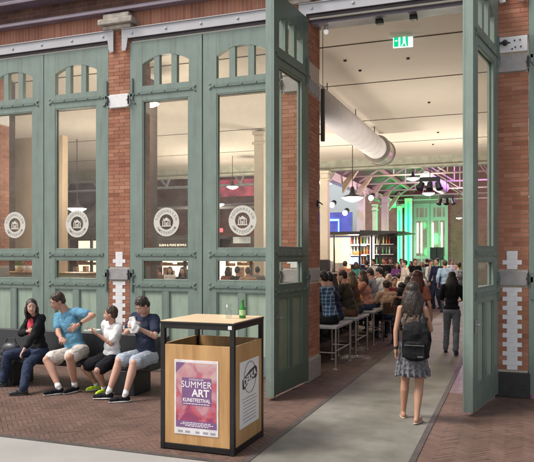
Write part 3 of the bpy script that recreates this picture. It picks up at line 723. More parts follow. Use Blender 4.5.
# ------------------------------------------------------------------ pendant lamps (lit)
M_opal = emit_mat('opal_glass', (1, .93, .78), 5.0)
def pendant(px, py, wpx, Y, top, label, cord=True, power=40, colr=(1, .88, .70)):
    p = P(px, py, Y); k_ = at(px, Y)[2]; r = wpx*k_/F/2
    o = empty('pendant_lamp', p, label, 'pendant lamp', 'lit pendant lamps of the hall')
    MB().lathe([(r*.10, r*1.05), (r*.16, r*.9), (r*.22, r*.55), (r*.34, r*.34), (r*1.0, r*.10), (r*1.02, r*.05), (r*.98, r*.05), (r*.3, r*.28)], n=28).build('shade', M_iron if r > .1 else M_iron, o, smooth=True)
    MB().lathe([(r*.96, r*.06), (r*.93, -.02*r), (r*.70, -r*.16), (r*.38, -r*.30), (r*.1, -r*.36)], n=28).build('diffuser', M_opal, o, smooth=True)
    if cord and top > p.z: MB().cyl((0, 0, r), (0, 0, top-p.z), .012, .012, 6).build('cord', M_black, o)
    if power:
        l = bpy.data.lights.new('lamp_bulb', 'POINT'); l.energy = power; l.color = colr; l.shadow_soft_size = .15
        lo = bpy.data.objects.new('lamp_bulb', l); COL.objects.link(lo); lo.parent = o; lo.location = (0, 0, -r*.36-.17)
    return o
pendant(352.5, 198, 22, 19.6, 5.6, 'large lit pendant lamp hanging below the white duct', power=60)
pendant(413, 178.5, 13.5, 30, 7.4, 'lit pendant lamp under the timber roof, left of the pair of stage spots', power=55)
pendant(428.5, 193.5, 12.5, 33, 8.4, 'lit pendant lamp hanging above the far green door front', power=55)
pendant(459, 218, 6, 38, 8.0, 'small lit pendant lamp near the right open leaf', power=0)
pendant(150, 104, 19, 11.4, 5.6, 'lit dish lamp just under the ceiling behind the teenager door glass', cord=True, power=45)
pendant(232.5, 187, 12, 22.5, 5.6, 'small upper lit pendant lamp behind the fourth door glass', power=45)
pendant(217, 204.5, 15, 19.0, 5.6, 'lower lit pendant lamp half hidden by the door stile', power=45)
pendant(77, 209, 19, 17.5, 5.6, 'lit pendant lamp right above the bright round sticker', power=50)
# exit sign
p = P(403, 39.5, 11.3)
ex = empty('exit_sign', p, 'green and white lit emergency exit sign under the ceiling', 'exit sign', rz=R(8))
MB().box(-.165, .165, -.012, .012, -.135, .10).build('sign_plate', emit_mat('sign_white', (.75, .95, .88), .6), ex, bevel=.003)
g = MB(); GY = -.0135
g.box(-.15, -.075, GY, GY+.001, -.12, .055)
g.prism([(-.145+.1, -.12), (.085, -.12), (.085, .055), (-.045, .055)], GY, GY+.001)
g.build('green_field', emit_mat('sign_green', (.0, .34, .15), 1.0), ex)
g = MB(); Y_ = GY-.0015
g.lathe([(.02, Y_), (.02, Y_+.001)], (.02, 0, .025), axis='y', n=14)
for poly in ([(.0, .0), (.04, .0), (.045, -.06), (.0, -.06)], [(.0, -.06), (.02, -.06), (-.015, -.115), (-.03, -.11)], [(.025, -.06), (.045, -.06), (.06, -.115), (.045, -.115)],
             [(-.11, -.02), (-.095, -.035), (-.095, -.005)], [(-.135, -.015), (-.105, -.015), (-.105, -.025), (-.135, -.025)]):
    g.prism(poly, Y_, Y_+.001)
g.build('pictogram', emit_mat('sign_white2', (.9, 1, .97), 1.1), ex)
MB().box(-.165, .165, -.03, .03, .102, .145).build('lamp_housing', mat('grey_plastic', (.4, .4, .4), rough=.5), ex, bevel=.004)
g = MB(); g.cyl((-.1, 0, .145), (-.1, 0, 5.6-p.z), .006, .006, 6); g.cyl((.1, 0, .145), (.1, 0, 5.6-p.z), .006, .006, 6); g.build('hanger', M_iron, ex)
# sensors and dome camera under the lintel
for i, (px, py) in enumerate(((379.5, 20.5), (413.5, 16))):
    p = P(px, py, FY+.28)
    o = empty('door_sensor', (p.x, p.y, 5.435), ('left' if i == 0 else 'right')+' small black door sensor under the door track', 'sensor', 'black sensors under the door track')
    MB().box(-.055, .055, -.05, .05, -.10, -.02).build('housing', M_black, o, bevel=.01); MB().box(-.03, .03, -.02, .02, -.02, .0).build('bracket', M_iron, o)
p = P(326, 31, FY+.35); o = empty('dome_camera', (p.x, p.y, 5.42), 'small white dome camera under the left end of the lintel', 'camera')
MB().ell((0, 0, -.07), (.04, .04, .045)).build('dome', emit_mat('dome_white', (.9, .9, .88), .25), o, smooth=True); MB().cyl((0, 0, -.06), (0, 0, .03), .035, .035, 14).build('mount', M_white, o)
# black column loudspeaker
p = P(322.8, 119, 10.5); o = empty('column_speaker', (p.x, p.y, 3.78), 'slim black column loudspeaker hanging beside the middle brick pier', 'speaker')
MB().box(-.03, .03, -.035, .035, 0, .86).build('cabinet', M_black, o, bevel=.008)
b = MB(); b.cyl((0, 0, .86), (0, 0, 1.82), .006, .006, 6); b.cyl((-.02, 0, .12), (-.14, -.05, .12), .01, .01, 6); b.build('wire', M_iron, o)
p = P(321, 200, 10.1); o = empty('wall_bracket', (-2.895, 10.0, 2.72), 'small black iron hook on the inner side of the middle pier', 'hook')
b = MB(); b.box(0, .03, -.03, .03, -.05, .05); b.cyl((.02, 0, .03), (.09, 0, -.02), .012, .008, 6); b.build('hook_arm', M_black, o)
# string of small lights behind right leaf
sl = empty('light_string', (P(475, 200, 11.2).x, 11.2, 0), 'hanging string of small warm lights seen through the right open leaf', 'light string')
b = MB(); w_ = MB()
for i in range(40):
    z = 2.0+i*.065; xx = .02*math.sin(i*1.3); b.ell((xx, .02*math.cos(i*1.7), z), .011, n=8, k=5)
w_.cyl((0, 0, 1.98), (0, 0, 5.59), .004, .004, 5)
b.build('bulbs', emit_mat('warm_bulb', (1, .85, .6), 2.0), sl); w_.build('wire', M_black, sl)
# spot clusters under the trusses
for i, (px, py, Y) in enumerate(((430, 184, 27), (446.5, 200, 30.5))):
    p = P(px, py, Y)
    o = empty('stage_spot', p, ('larger upper-left' if i == 0 else 'smaller lower-right')+' black stage light cluster hanging from the roof', 'stage light', 'black stage light clusters')
    q = .5 if i == 0 else .42
    b = MB()
    for dx in (-.6, 0, .6):
        b.cyl((dx*q, 0, .1*q), (dx*q*1.3, -.25*q, -.45*q), .22*q, .28*q, 12)
    b.build('lamp_heads', M_black, o)
    MB().box(-.8*q, .8*q, -.12*q, .12*q, .2*q, .55*q).build('crossbar', M_black, o, bevel=.01)
    MB().cyl((0, 0, .5*q), (0, 0, 2.0), .015, .015, 6).build('cable', M_iron, o)

# ------------------------------------------------------------------ bar stall under black canopy
M_steel = mat('brushed_steel', (.50, .49, .47), rough=.3, metal=.85, var=.06, scale=6)
bar = empty('bar_stall', (-6, 28, 0), 'lit drinks bar under a flat black canopy', 'bar')
def B(name, m, boxes, bevel=0, par=bar, o=(-6, 28, 0)):
    if len(boxes) > 1:
        for q in boxes: B(name, m, [q], bevel)
        return
    b = MB()
    for x0, x1, y0, y1, z0, z1 in boxes: b.box(x0-o[0], x1-o[0], y0-o[1], y1-o[1], z0-o[2], z1-o[2])
    return b.build(name, m, par, bevel=bevel)
B('canopy', M_black, [(-8.6, -6.0, 27, 30, 2.80, 2.92)], bevel=.01)
b = MB(); b.prism([(0-.0, 2.72), (1.85, 2.86), (1.85, 2.90), (0, 2.97)], -1.0, 2.0); b.build('canopy_wing', M_black, bar)
B('counter', M_blackm, [(-8.6, -5.2, 27.2, 27.7, 0, 1.15)], bevel=.01)
B('counter_top', M_steel, [(-8.65, -5.15, 27.1, 27.8, 1.152, 1.2)], bevel=.005)
B('post', M_black, [(x_, x_+.06, 27.3, 27.36, 1.2, 2.79) for x_ in (-8.4, -7.2, -6.1, -5.6, -5.25)])
B('lit_back_panel', emit_mat('bar_panel', (1, .78, .52), .36), [(-8.4, -7.0, 29.6, 29.65, 1.3, 2.75)])
B('white_post', emit_mat('bar_white_post', (1, .97, .88), .9), [(-5.9, -5.72, 28.6, 28.7, 1.2, 2.78)])
B('shelf', M_steel, [(-7.0, -5.0, 29.3, 29.6, z, z+.04) for z in (1.5, 1.95, 2.4)])
B('shelf_light', emit_mat('shelf_light', (1, .95, .85), 3), [(-6.9, -6.2, 29.2, 29.28, z-.04, z-.005) for z in (1.95, 2.4)])
B('menu_screen', emit_mat('blue_screen', (.25, .35, 1), 1.6), [(-6.75, -6.35, 28.3, 28.34, 1.55, 1.85)])
B('orange_box', mat('orange_box', (.75, .20, .05), rough=.5), [(-6.7, -6.35, 28.8, 29, 1.92, 2.12)])
B('back_wall', mat('bar_back_dark', (.05, .04, .035), rough=.5, var=.5, scale=5), [(-7.0, -4.9, 29.7, 29.75, .9, 2.79)])
B('machine', M_steel, [(-8.2, -7.4, 27.9, 28.4, 1.2, 1.68), (-7.3, -6.9, 27.9, 28.4, 1.2, 1.6)], bevel=.03)
# bottles on the bar shelves, each its own
bot0 = None; bc = [(.55, .20, .05), (.08, .30, .10), (.7, .6, .35), (.45, .05, .05), (.6, .62, .6)]
bm_ = [mat('bottle_glass_%s' % nm, c, rough=.15, var=.1) for nm, c in zip(('amber', 'green', 'yellow', 'red', 'clear'), bc)]
names = ('amber', 'green', 'yellow', 'red', 'clear')
bot_me = [MB().lathe([(.04, 0), (.042, .02), (.042, .17), (.016, .24), (.014, .32), (.0139, .321)], n=10).mesh('bottle', m_, smooth=True) for m_ in bm_]
for z in (1.54, 1.99, 2.44):
    for i in range(13):
        k_ = random.randrange(5); o = bpy.data.objects.new('bottle', bot_me[k_]); COL.objects.link(o); o.location = (-6.92+i*.145+random.uniform(-.02, .02), 29.42, z)
        row = {1.54: 'bottom', 1.99: 'middle', 2.44: 'top'}[z]
        tag(o, names[k_]+' bottle on the '+row+' shelf behind the bar', 'bottle', names[k_]+' bottles on the '+row+' bar shelf')
# blue lit stand behind
bs = empty('blue_stand', (-9.6, 34, 0), 'blue lit stall front glowing behind the bar canopy', 'stall')
MB().box(-2.0, 1.6, 0, .3, 2.9, 4.2).build('sign_board', mat('deep_blue', (.08, .07, .20), rough=.6, var=.5, scale=.9, col2=(.07, .10, .36), emit=(.16, .16, .6), es=.12), bs)
b = MB(); b.box(-1.55, -.9, -.06, -.01, 3.1, 3.7); b.build('white_box', emit_mat('warm_white_box', (1, .93, .75), 1.2), bs)
b = MB(); b.box(.2, .95, -.06, -.01, 3.75, 3.85); b.box(.2, .26, -.06, -.01, 3.1, 3.74); b.box(.9, .95, -.06, -.01, 3.1, 3.74); b.build('light_frame', emit_mat('bright_blue', (.15, .45, 1), 2.2), bs)
MB().box(-2.0, 1.6, .05, .3, 0, 2.89).build('stand_body', M_black, bs)
for i, (px, py) in enumerate(((321, 182), (330, 182), (332, 205), (345, 213), (371, 198), (466, 235))):
    p = P(px, py, 32); o = empty('spotlight', p, ['leftmost white spotlight above the bar', 'white spotlight beside the cream column top', 'small white spotlight over the blue stand', 'bright white spotlight right of the blue frame', 'spotlight high behind the pendant lamp', 'low spotlight beside the right open leaf'][i], 'spotlight', 'small white spotlights of the hall')
    MB().ell((0, 0, 0), .13, n=12, k=8).build('lens', emit_mat('spot_white', (1, .97, .9), 4) if 'spot_white' not in MATS else MATS['spot_white'], o); MB().cyl((0, .1, .05), (0, .4, .15), .12, .14, 10).build('housing', M_black, o)

# ------------------------------------------------------------------ food stalls behind the windows
def stall(X, Y, w_, label, sign=None, em=1.2, colr=(1, .90, .72), dark=False, z1=2.25):
    o = empty('food_stall', (X, Y, 0), label, 'stall', 'food stalls of the hall')
    MB().box(-w_/2, w_/2, 0, .6, 0, 1.0).build('counter', mat('stall_wood', (.20, .13, .09), rough=.6, var=.2), o, bevel=.01)
    MB().box(-w_/2, w_/2, 2.0, 2.1, 1.0, z1).build('lit_back_wall', emit_mat('stall_light_%d' % int(X*10), colr, em), o)
    MB().box(-w_/2, w_/2, -.2, 2.2, z1+.38, z1+.48).build('roof', M_black, o)
    MB().box(-w_/2, w_/2, -.2, -.12, z1, z1+.37).build('sign_board', mat('sign_dark', (.045, .03, .025), rough=.6), o)
    for q in (-.5, -.17, .17, .5): MB().box(q*w_-.04, q*w_+.04, .0, .08, 1.0, z1).build('post', M_black, o)
    b = MB()
    for i in range(13):
        xx = -w_/2+w_*(i+.5)/13; hh = random.uniform(.1, .55); b.box(xx-.08, xx+.06, 1.6, 1.8, 1.0, 1.0+hh); b.box(xx-.1, xx+.1, 1.85, 1.99, 1.55, 1.55+random.uniform(.05, .25))
    b.build('kitchen_goods', mat('kitchen_goods', (.35, .2, .12), rough=.5, var=.6, scale=6), o)
    if sign: text_obj('sign_lettering', sign, .100, emit_mat('sign_letters', (1, .88, .68), .75) if 'sign_letters' not in MATS else MATS['sign_letters'], o, (.17, -.205, z1+.17), (PI/2, 0, 0), extrude=.002, bold=.0)
    return o
stall(at(171, 19.2)[0], 19.2, 2.9, 'food stall under a dark board of pale capitals behind the teenager door', sign='SUSHI & POKE BOWLS', em=.75, z1=2.08)
stall(at(236, 21)[0], 21, 3.2, 'dim food stall behind the round sticker nearest the open leaf', em=.35, colr=(1, .75, .5), z1=2.1)
stall(at(86, 20)[0]-.3, 20, 3.0, 'brightly lit food stall behind the door glass above the blue t-shirt man', em=.8, colr=(1, .82, .56), z1=2.5)
solid('lit_menu_board', emit_mat('menu_white', (1, .95, .85), 1.4), [(at(216, 18)[0], at(225, 18)[0], 18, 18.05, 1.0, 1.75)], 'tall white lit board behind the low pane right of the door seam', 'menu board')
solid('neon_sign', emit_mat('neon_red', (1, .05, .06), 2.0), [(at(218, 24)[0], at(222.5, 24)[0], 24, 24.05, 2.85, 3.0)], 'small red neon light left of a round sticker', 'neon light')
solid('lit_screen', emit_mat('blue_white', (.5, .65, 1), 1.6), [(at(212, 20)[0]+.1, at(222.5, 20)[0], 18.9, 18.95, 1.93, 2.12)], 'pale blue lit screen low behind the door seam glass', 'screen')
st_ = solid('paper_sign', mat('paper_white', (.8, .78, .72), rough=.6), [(at(233, 9.6)[0], at(250.5, 9.6)[0], 9.602, 9.604, 2.10, 2.20)], 'white paper strip below the round sticker nearest the open leaf', 'paper sign', bevel=0)
# stand-in for the pink lit roof behind 4th door; glow in its colour
b = solid('pink_glow_backdrop', mat('pink_glow_paint', (.10, .06, .12), rough=.7, var=.5, scale=1.6, col2=(.60, .10, .14), emit=(1, .15, .3), es=.03), [(at(213, 27)[0], at(262, 27)[0], 27, 27.1, 4.55, 5.3)], 'pink and purple lit banner standing in for the roof behind the fourth door', 'backdrop')

# ------------------------------------------------------------------ unseen fill lamps added to light the hall
WARM = (1, .89, .76)
for (x_, y_, e_) in ((-4.6, 13.8, 80), (-8.2, 14.5, 90), (-11.5, 16, 130), (-1.6, 15.5, 110), (-5.6, 20.5, 260), (-10.5, 22, 260), (-1.5, 21.5, 260)):
    lamp('POINT', (x_, y_, 3.1), e_*.28, WARM, .35); lamp('SPOT', (x_, y_, 2.9), e_*.58, WARM, .4, aim=(x_, y_, 6), spot=165)  # unseen fill point and up-facing spot, added to brighten crowd and ceiling
lamp('POINT', (-8.2, 10.9, 3.4), 26, WARM, .3); lamp('POINT', (-13.5, 27.5, 4.2), 80, (1, .85, .75), .3)  # unseen points added to brighten the partition and the left back wall
lamp('POINT', (-6.6, 28.5, 2.5), 40, (1, .9, .75), .2)
lamp('POINT', (-4, 30, 4.5), 90, (1, .75, .6), .3)
lamp('POINT', (-3.2, 42.5, 1.8), 110, (.05, 1, .32), .4)
lamp('POINT', (-5.6, 42.6, 3.2), 110, (.05, 1, .32), .4)
lamp('POINT', (-1.0, 32, 7.0), 520, (.75, .33, 1), .5)
lamp('POINT', (0.6, 43, 5.2), 330, (1, .32, .75), .5)
lamp('POINT', (-9.6, 30, 4.5), 150, (.35, .35, 1), .4)
lamp('POINT', (-2.6, 37, 4.6), 110, (1, .82, .68), .4)

# ================================================================== bin
bi = empty('waste_bin', (-2.88, 6.15, 0), 'tall oak and black steel waste bin with two posters', 'waste bin')
hw = .395; hd = .395
fr = MB()
for sx in (-1, 1):
    for sy in (-1, 1): fr.box(sx*hw, sx*(hw-.045), sy*hd, sy*(hd-.045), 0.0, 1.235)
for sy in (-1, 1): fr.box(-hw+.045, hw-.045, sy*(hd-.002), sy*(hd-.043), .01, .065); fr.box(-hw+.045, hw-.045, sy*(hd-.002), sy*(hd-.043), 1.19, 1.234)
for sx in (-1, 1): fr.box(sx*(hw-.002), sx*(hw-.043), -hd+.045, hd-.045, .01, .065); fr.box(sx*(hw-.002), sx*(hw-.043), -hd+.045, hd-.045, 1.19, 1.234)
fr.build('steel_frame', M_blackm, bi, bevel=.003)
MB().box(-hw+.046, hw-.046, -hd+.006, -hd+.026, .066, 1.035).build('front_board', M_plywood, bi, bevel=.002)
MB().box(-hw+.046, hw-.046, hd-.026, hd-.006, .066, 1.035).build('back_board', M_plywood, bi, bevel=.002)
MB().box(hw-.026, hw-.006, -hd+.046, hd-.046, .066, 1.035).build('side_board', M_plywood, bi, bevel=.002)
MB().box(-hw+.006, -hw+.026, -hd+.046, hd-.046, .066, 1.035).build('side_board', M_plywood, bi, bevel=.002)
t = MB(); t.box(-hw-.004, hw+.004, -hd-.004, hd+.004, 1.236, 1.256); t.build('steel_top_edge', M_blackm, bi, bevel=.003)
MB().box(-hw, hw, -hd, hd, 1.257, 1.266).build('wooden_top', mat('pale_oak_top', (.66, .49, .30), rough=.4, var=.06, scale=10, stretch=(.15, 1, 1)), bi, bevel=.002)
g = MB(); g.box(-hw+.06, hw-.06, -hd+.06, hd-.06, .09, .90); g.build('inner_bin', M_iron, bi)
MB().box(hw-.06, hw-.02, -hd-.006, -hd-.004, 1.20, 1.235).build('white_tag', M_white, bi)
# front poster
yf = -hd+.006
po = MB().box(-.240, .232, yf-.006, yf, .165, .89).build('poster', mat('poster_frame_white', (.72, .68, .68), rough=.3), bi, bevel=.002)
m = bpy.data.materials.new('poster_paint'); m.use_nodes = True; N, L = nodes(m); b_ = N['Principled BSDF']; b_.inputs['Roughness'].default_value = .3
tc = N.new('ShaderNodeTexCoord'); nz = N.new('ShaderNodeTexNoise'); nz.inputs['Scale'].default_value = 7; nz.inputs['Detail'].default_value = 5; nz.inputs['Distortion'].default_value = .8
L.new(tc.outputs['Object'], nz.inputs['Vector']); cr = N.new('ShaderNodeValToRGB'); e = cr.color_ramp.elements
e[0].position = .3; e[0].color = (.27, .05, .12, 1); e[1].position = .72; e[1].color = (.56, .36, .33, 1)
for p_, c_ in ((.42, (.52, .10, .12, 1)), (.5, (.42, .16, .22, 1)), (.6, (.52, .26, .28, 1))): q = e.new(p_); q.color = c_
sp_ = N.new('ShaderNodeSeparateXYZ'); L.new(tc.outputs['Object'], sp_.inputs[0]); mr = N.new('ShaderNodeMapRange'); mr.inputs[1].default_value = .2; mr.inputs[2].default_value = .88; mr.inputs[3].default_value = -.18; mr.inputs[4].default_value = .22
L.new(sp_.outputs[2], mr.inputs[0]); ad = N.new('ShaderNodeMath'); ad.operation = 'ADD'; L.new(nz.outputs['Fac'], ad.inputs[0]); L.new(mr.outputs[0], ad.inputs[1]); L.new(ad.outputs[0], cr.inputs[0]); L.new(cr.outputs[0], b_.inputs['Base Color'])
MB().box(-.222, .214, yf-.0075, yf-.0061, .235, .865).build('poster_picture', m, po)
M_pur = mat('poster_purple', (.20, .095, .215), rough=.35); M_pw = mat('poster_white', (.82, .78, .78), rough=.35, var=.01)
MB().box(-.155, .160, yf-.009, yf-.0076, .455, .72).build('purple_panel', M_pur, po)
MB().box(-.222, .214, yf-.009, yf-.0076, .236, .30).build('purple_band', M_pur, po)
pp = MB(); pp.prism([(-.222, .865), (-.12, .865), (-.222, .76)], yf-.0083, yf-.0077); pp.build('corner_flash', M_pur, po)
yt = yf-.0095
ROT = (PI/2, 0, 0)
ms = [text_obj(None, 'SUMMER', .090, M_pw, None, (.0, yt, .652), ROT, bold=0, scale=(.92, 1, 1), spacing=1.05), text_obj(None, 'ART', .098, M_pw, None, (.045, yt, .572), ROT, bold=.0025),
      text_obj(None, 'KUNSTFESTIVAL', .050, M_pw, None, (.002, yt, .502), ROT, bold=.0008, scale=(.82, 1, 1)), text_obj(None, 'FOODHALLEN', .024, M_pw, None, (0, yt, .703), ROT)]
join_meshes(ms, 'poster_lettering', M_pw, po)
# small unreadable lines as thin bars
b = MB()
for z, x0, x1 in ((.283, -.15, .15), (.268, -.17, .18), (.253, -.12, .13), (.468, -.14, .14)):
    x_ = x0
    while x_ < x1: w1 = random.uniform(.012, .035); b.box(x_, min(x1, x_+w1), yt-.0005, yt, z-.0035, z+.0035); x_ += w1+.007
b.build('small_print', M_pw, po)
b = MB()
for x0, x1 in ((-.2, -.15), (-.12, -.07), (-.01, .03), (.07, .12), (.15, .2)): b.box(x0, x1, yf-.008, yf-.0061, .185, .205)
b.build('sponsor_marks', mat('sponsor_grey', (.35, .33, .35), rough=.4), po)
# side poster
xs = hw-.006
sp2 = MB().box(xs, xs+.006, -.245, .255, .215, .865).build('poster', mat('poster_paper', (.80, .78, .75), rough=.35, var=.01), bi, bevel=.002)
M_blk = mat('print_black', (.02, .02, .02), rough=.4, var=.02); xp = xs+.0075
b = MB(); n = 40
for i in range(n):
    a0 = 2*PI*i/n; a1 = 2*PI*(i+1)/n
    b.cyl((xp, .01+.155*math.cos(a0), .69+.155*math.sin(a0)), (xp, .01+.155*math.cos(a1), .69+.155*math.sin(a1)), .0028, .0028, 4)
b.prism([(-.185, .60), (-.15, .585), (.0, .655), (.17, .66), (.205, .685), (.195, .76), (.15, .785), (.0, .755), (-.14, .70), (-.19, .685)], xp-.001, xp+.0005, axis='x')
b.build('poster_emblem', M_blk, sp2)
ms = [text_obj(None, 'DEKKA', .105, M_pw, None, (xp+.0012, .005, .685), (PI/2, 0, PI/2), bold=.003)]
me = ms[0]; me.transform(Matrix.Translation((0, .005, .685)) @ Matrix.Rotation(R(14), 4, 'X') @ Matrix.Translation((0, -.005, -.685)))
join_meshes(ms, 'emblem_lettering', M_pw, sp2)
b = MB()
for i in range(8):
    z = .495-.033*i; x_ = -.19+random.uniform(0, .04); xe = .20-random.uniform(0, .05)
    while x_ < xe: w1 = random.uniform(.015, .05); b.box(xp-.0005, xp+.0003, x_, min(xe, x_+w1), z-.004, z+.004); x_ += w1+.012
b.build('small_print', mat('print_grey', (.25, .25, .26), rough=.4), sp2)
# glass and bottle on top
p = P(226.5, 318, 6.22)
gl_ = empty('beer_glass', (-2.72+0.0, 6.16, 1.266), 'empty clear drinking glass on top of the wooden bin', 'glass')
MB().lathe([(.030, 0), (.031, .003), (.036, .15), (.0345, .15), (.029, .010), (.0001, .010)], n=24).build('tumbler', glass_mat('clear_glass', (.93, .95, .94), 1.0), gl_, smooth=True)
bo = empty('beer_bottle', (-2.60, 6.24, 1.266), 'green beer bottle beside the empty glass on the wooden bin', 'bottle')
MB().lathe([(.030, 0), (.034, .006), (.034, .095), (.028, .118), (.015, .140), (.0135, .178), (.0155, .18), (.0155, .19), (.001, .19)], n=24).build('bottle_body', mat('green_bottle', (.035, .22, .03), rough=.12, var=.1, scale=10), bo, smooth=True)
MB().lathe([(.0345, .03), (.0346, .085)], n=24).build('label', mat('label_pale', (.42, .62, .30), rough=.5, var=.25, scale=40), bo)

# ================================================================== bench
be = empty('bench', (-6.4, 8.0, 0), 'long low black bench in front of the green doors', 'bench')
xa, xb = -3.3, 1.80
MB().box(xa, xb, -.22, .22, .335, .42).build('seat', M_black, be, bevel=.015)
b = MB(); b.prism([(.235, .32), (.29, .32), (.35, .76), (.30, .76)], xa, xb, axis='x'); b.build('backrest', M_black, be, bevel=.012)
for xx in (-2.7, -.62, 1.42):
    MB().box(xx-.16, xx+.16, -.24, .20, 0, .334).build('leg', M_black, be, bevel=.01)


# ================================================================== people
UP = Vector((0, 0, 1))
def rc(mb, a, b, ra, rb, n=14):
    """tapered round-ended limb"""
    mb.cyl(a, b, ra, rb, n); mb.ell(a, ra, n=n, k=8); mb.ell(b, rb, n=n, k=8)
def frame3(u, f):
    u = Vector(u).normalized(); f = Vector(f); f = (f-u*f.dot(u)).normalized(); s = f.cross(u).normalized()   # s = right hand side
    return Matrix((s, f, u)).transposed()
CLOUD = bpy.data.textures.new('fold_noise', 'CLOUDS'); CLOUD.noise_scale = .075; CLOUD.noise_depth = 1
HAIRN = bpy.data.textures.new('hair_noise', 'CLOUDS'); HAIRN.noise_scale = .022
def remesh(mb, name, m, parent, vox, smooth=4, extra=None, loc=None):
    me = mb.mesh('tmp', m); o = bpy.data.objects.new('tmp', me); COL.objects.link(o)
    r = o.modifiers.new('r', 'REMESH'); r.mode = 'VOXEL'; r.voxel_size = vox; r.use_smooth_shade = True
    if smooth:
        s_ = o.modifiers.new('s', 'SMOOTH'); s_.factor = .5; s_.iterations = smooth
    if name != 'shoes' and m.name.startswith('cloth_') or m.name in ('plaid', 'dress_grey', 'nylon_black') or m.name.startswith('hair_'):
        hr = m.name.startswith('hair_'); dm = o.modifiers.new('d', 'DISPLACE'); dm.texture = HAIRN if hr else CLOUD; dm.strength = .006 if hr else .020; dm.mid_level = .5; dm.texture_coords = 'LOCAL'
    dg = bpy.context.evaluated_depsgraph_get(); dg.update()
    out = bpy.data.meshes.new_from_object(o.evaluated_get(dg)); out.name = name
    COL.objects.unlink(o); bpy.data.objects.remove(o); bpy.data.meshes.remove(me)
    out.materials.clear(); out.materials.append(m)
    out.polygons.foreach_set('use_smooth', [True]*len(out.polygons))
    p = bpy.data.objects.new(name, out); COL.objects.link(p)
    if parent: p.parent = parent
    return p
def ik(a, b, l1, l2, pole):
    a = Vector(a); b = Vector(b); d = b-a; D = d.length
    if D > (l1+l2)*.995: b = a+d.normalized()*(l1+l2)*.995; d = b-a; D = d.length
    D = max(D, abs(l1-l2)+.02); n = d.normalized()
    x = (l1*l1-l2*l2+D*D)/(2*D); h = math.sqrt(max(0, l1*l1-x*x))
    p = Vector(pole); p = p-n*p.dot(n)
    p = p.normalized() if p.length > 1e-4 else Vector((0, 0, -1))
    return a+n*x+p*h, b
SKIN = {}
def skin(tone):
    c = {'fair': (.56, .33, .245), 'tan': (.42, .225, .145), 'mid': (.49, .275, .195), 'dark': (.22, .11, .07)}[tone]
    return mat('skin_'+tone, c, rough=.5, var=.07, scale=9, spec=.35)
def cloth(name, c, var=.14, wr=.5, scale=9):
    return mat('cloth_'+name, c, rough=.85, var=var, scale=scale, bump=wr, bscale=7, spec=.2)
HAIRC = {'black': (.012, .010, .010), 'dark': (.028, .017, .012), 'brown': (.045, .024, .014), 'ash': (.13, .085, .05), 'blond': (.30, .19, .09), 'red': (.085, .022, .012), 'grey': (.25, .23, .21)}
def hair_m(c):
    return mat('hair_'+c, HAIRC[c], rough=.42, var=.45, scale=22, bump=.6, bscale=55, stretch=(1, 1, .18))
def plaid():
    if 'plaid' in MATS: return MATS['plaid']
    m = bpy.data.materials.new('plaid'); m.use_nodes = True; MATS['plaid'] = m; N, L = nodes(m); b = N['Principled BSDF']; b.inputs['Roughness'].default_value = .85
    tc = N.new('ShaderNodeTexCoord'); src = tc.outputs['Object']; prev = None
    base = N.new('ShaderNodeRGB'); base.outputs[0].default_value = (.075, .17, .30, 1); cur = base.outputs[0]
    for dirn, sc, colr, th in (('X', 7, (.02, .045, .10, 1), .55), ('Z', 7, (.02, .045, .10, 1), .55), ('Y', 7, (.03, .06, .13, 1), .6), ('X', 7, (.42, .55, .62, 1), .93), ('Z', 7, (.42, .55, .62, 1), .93)):
        wv = N.new('ShaderNodeTexWave'); wv.wave_type = 'BANDS'; wv.bands_direction = dirn; wv.inputs['Scale'].default_value = sc*.7; wv.inputs['Distortion'].default_value = .6
        if th > .9: wv.inputs['Phase Offset'].default_value = 2.4
        L.new(src, wv.inputs[0]); g = N.new('ShaderNodeMath'); g.operation = 'GREATER_THAN'; g.inputs[1].default_value = th; L.new(wv.outputs['Fac'], g.inputs[0])
        ml = N.new('ShaderNodeMath'); ml.operation = 'MULTIPLY'; ml.inputs[1].default_value = .6; L.new(g.outputs[0], ml.inputs[0])
        mx = N.new('ShaderNodeMix'); mx.data_type = 'RGBA'; L.new(ml.outputs[0], mx.inputs[0]); L.new(cur, mx.inputs[6]); mx.inputs[7].default_value = colr; cur = mx.outputs[2]
    L.new(cur, b.inputs['Base Color']); return m

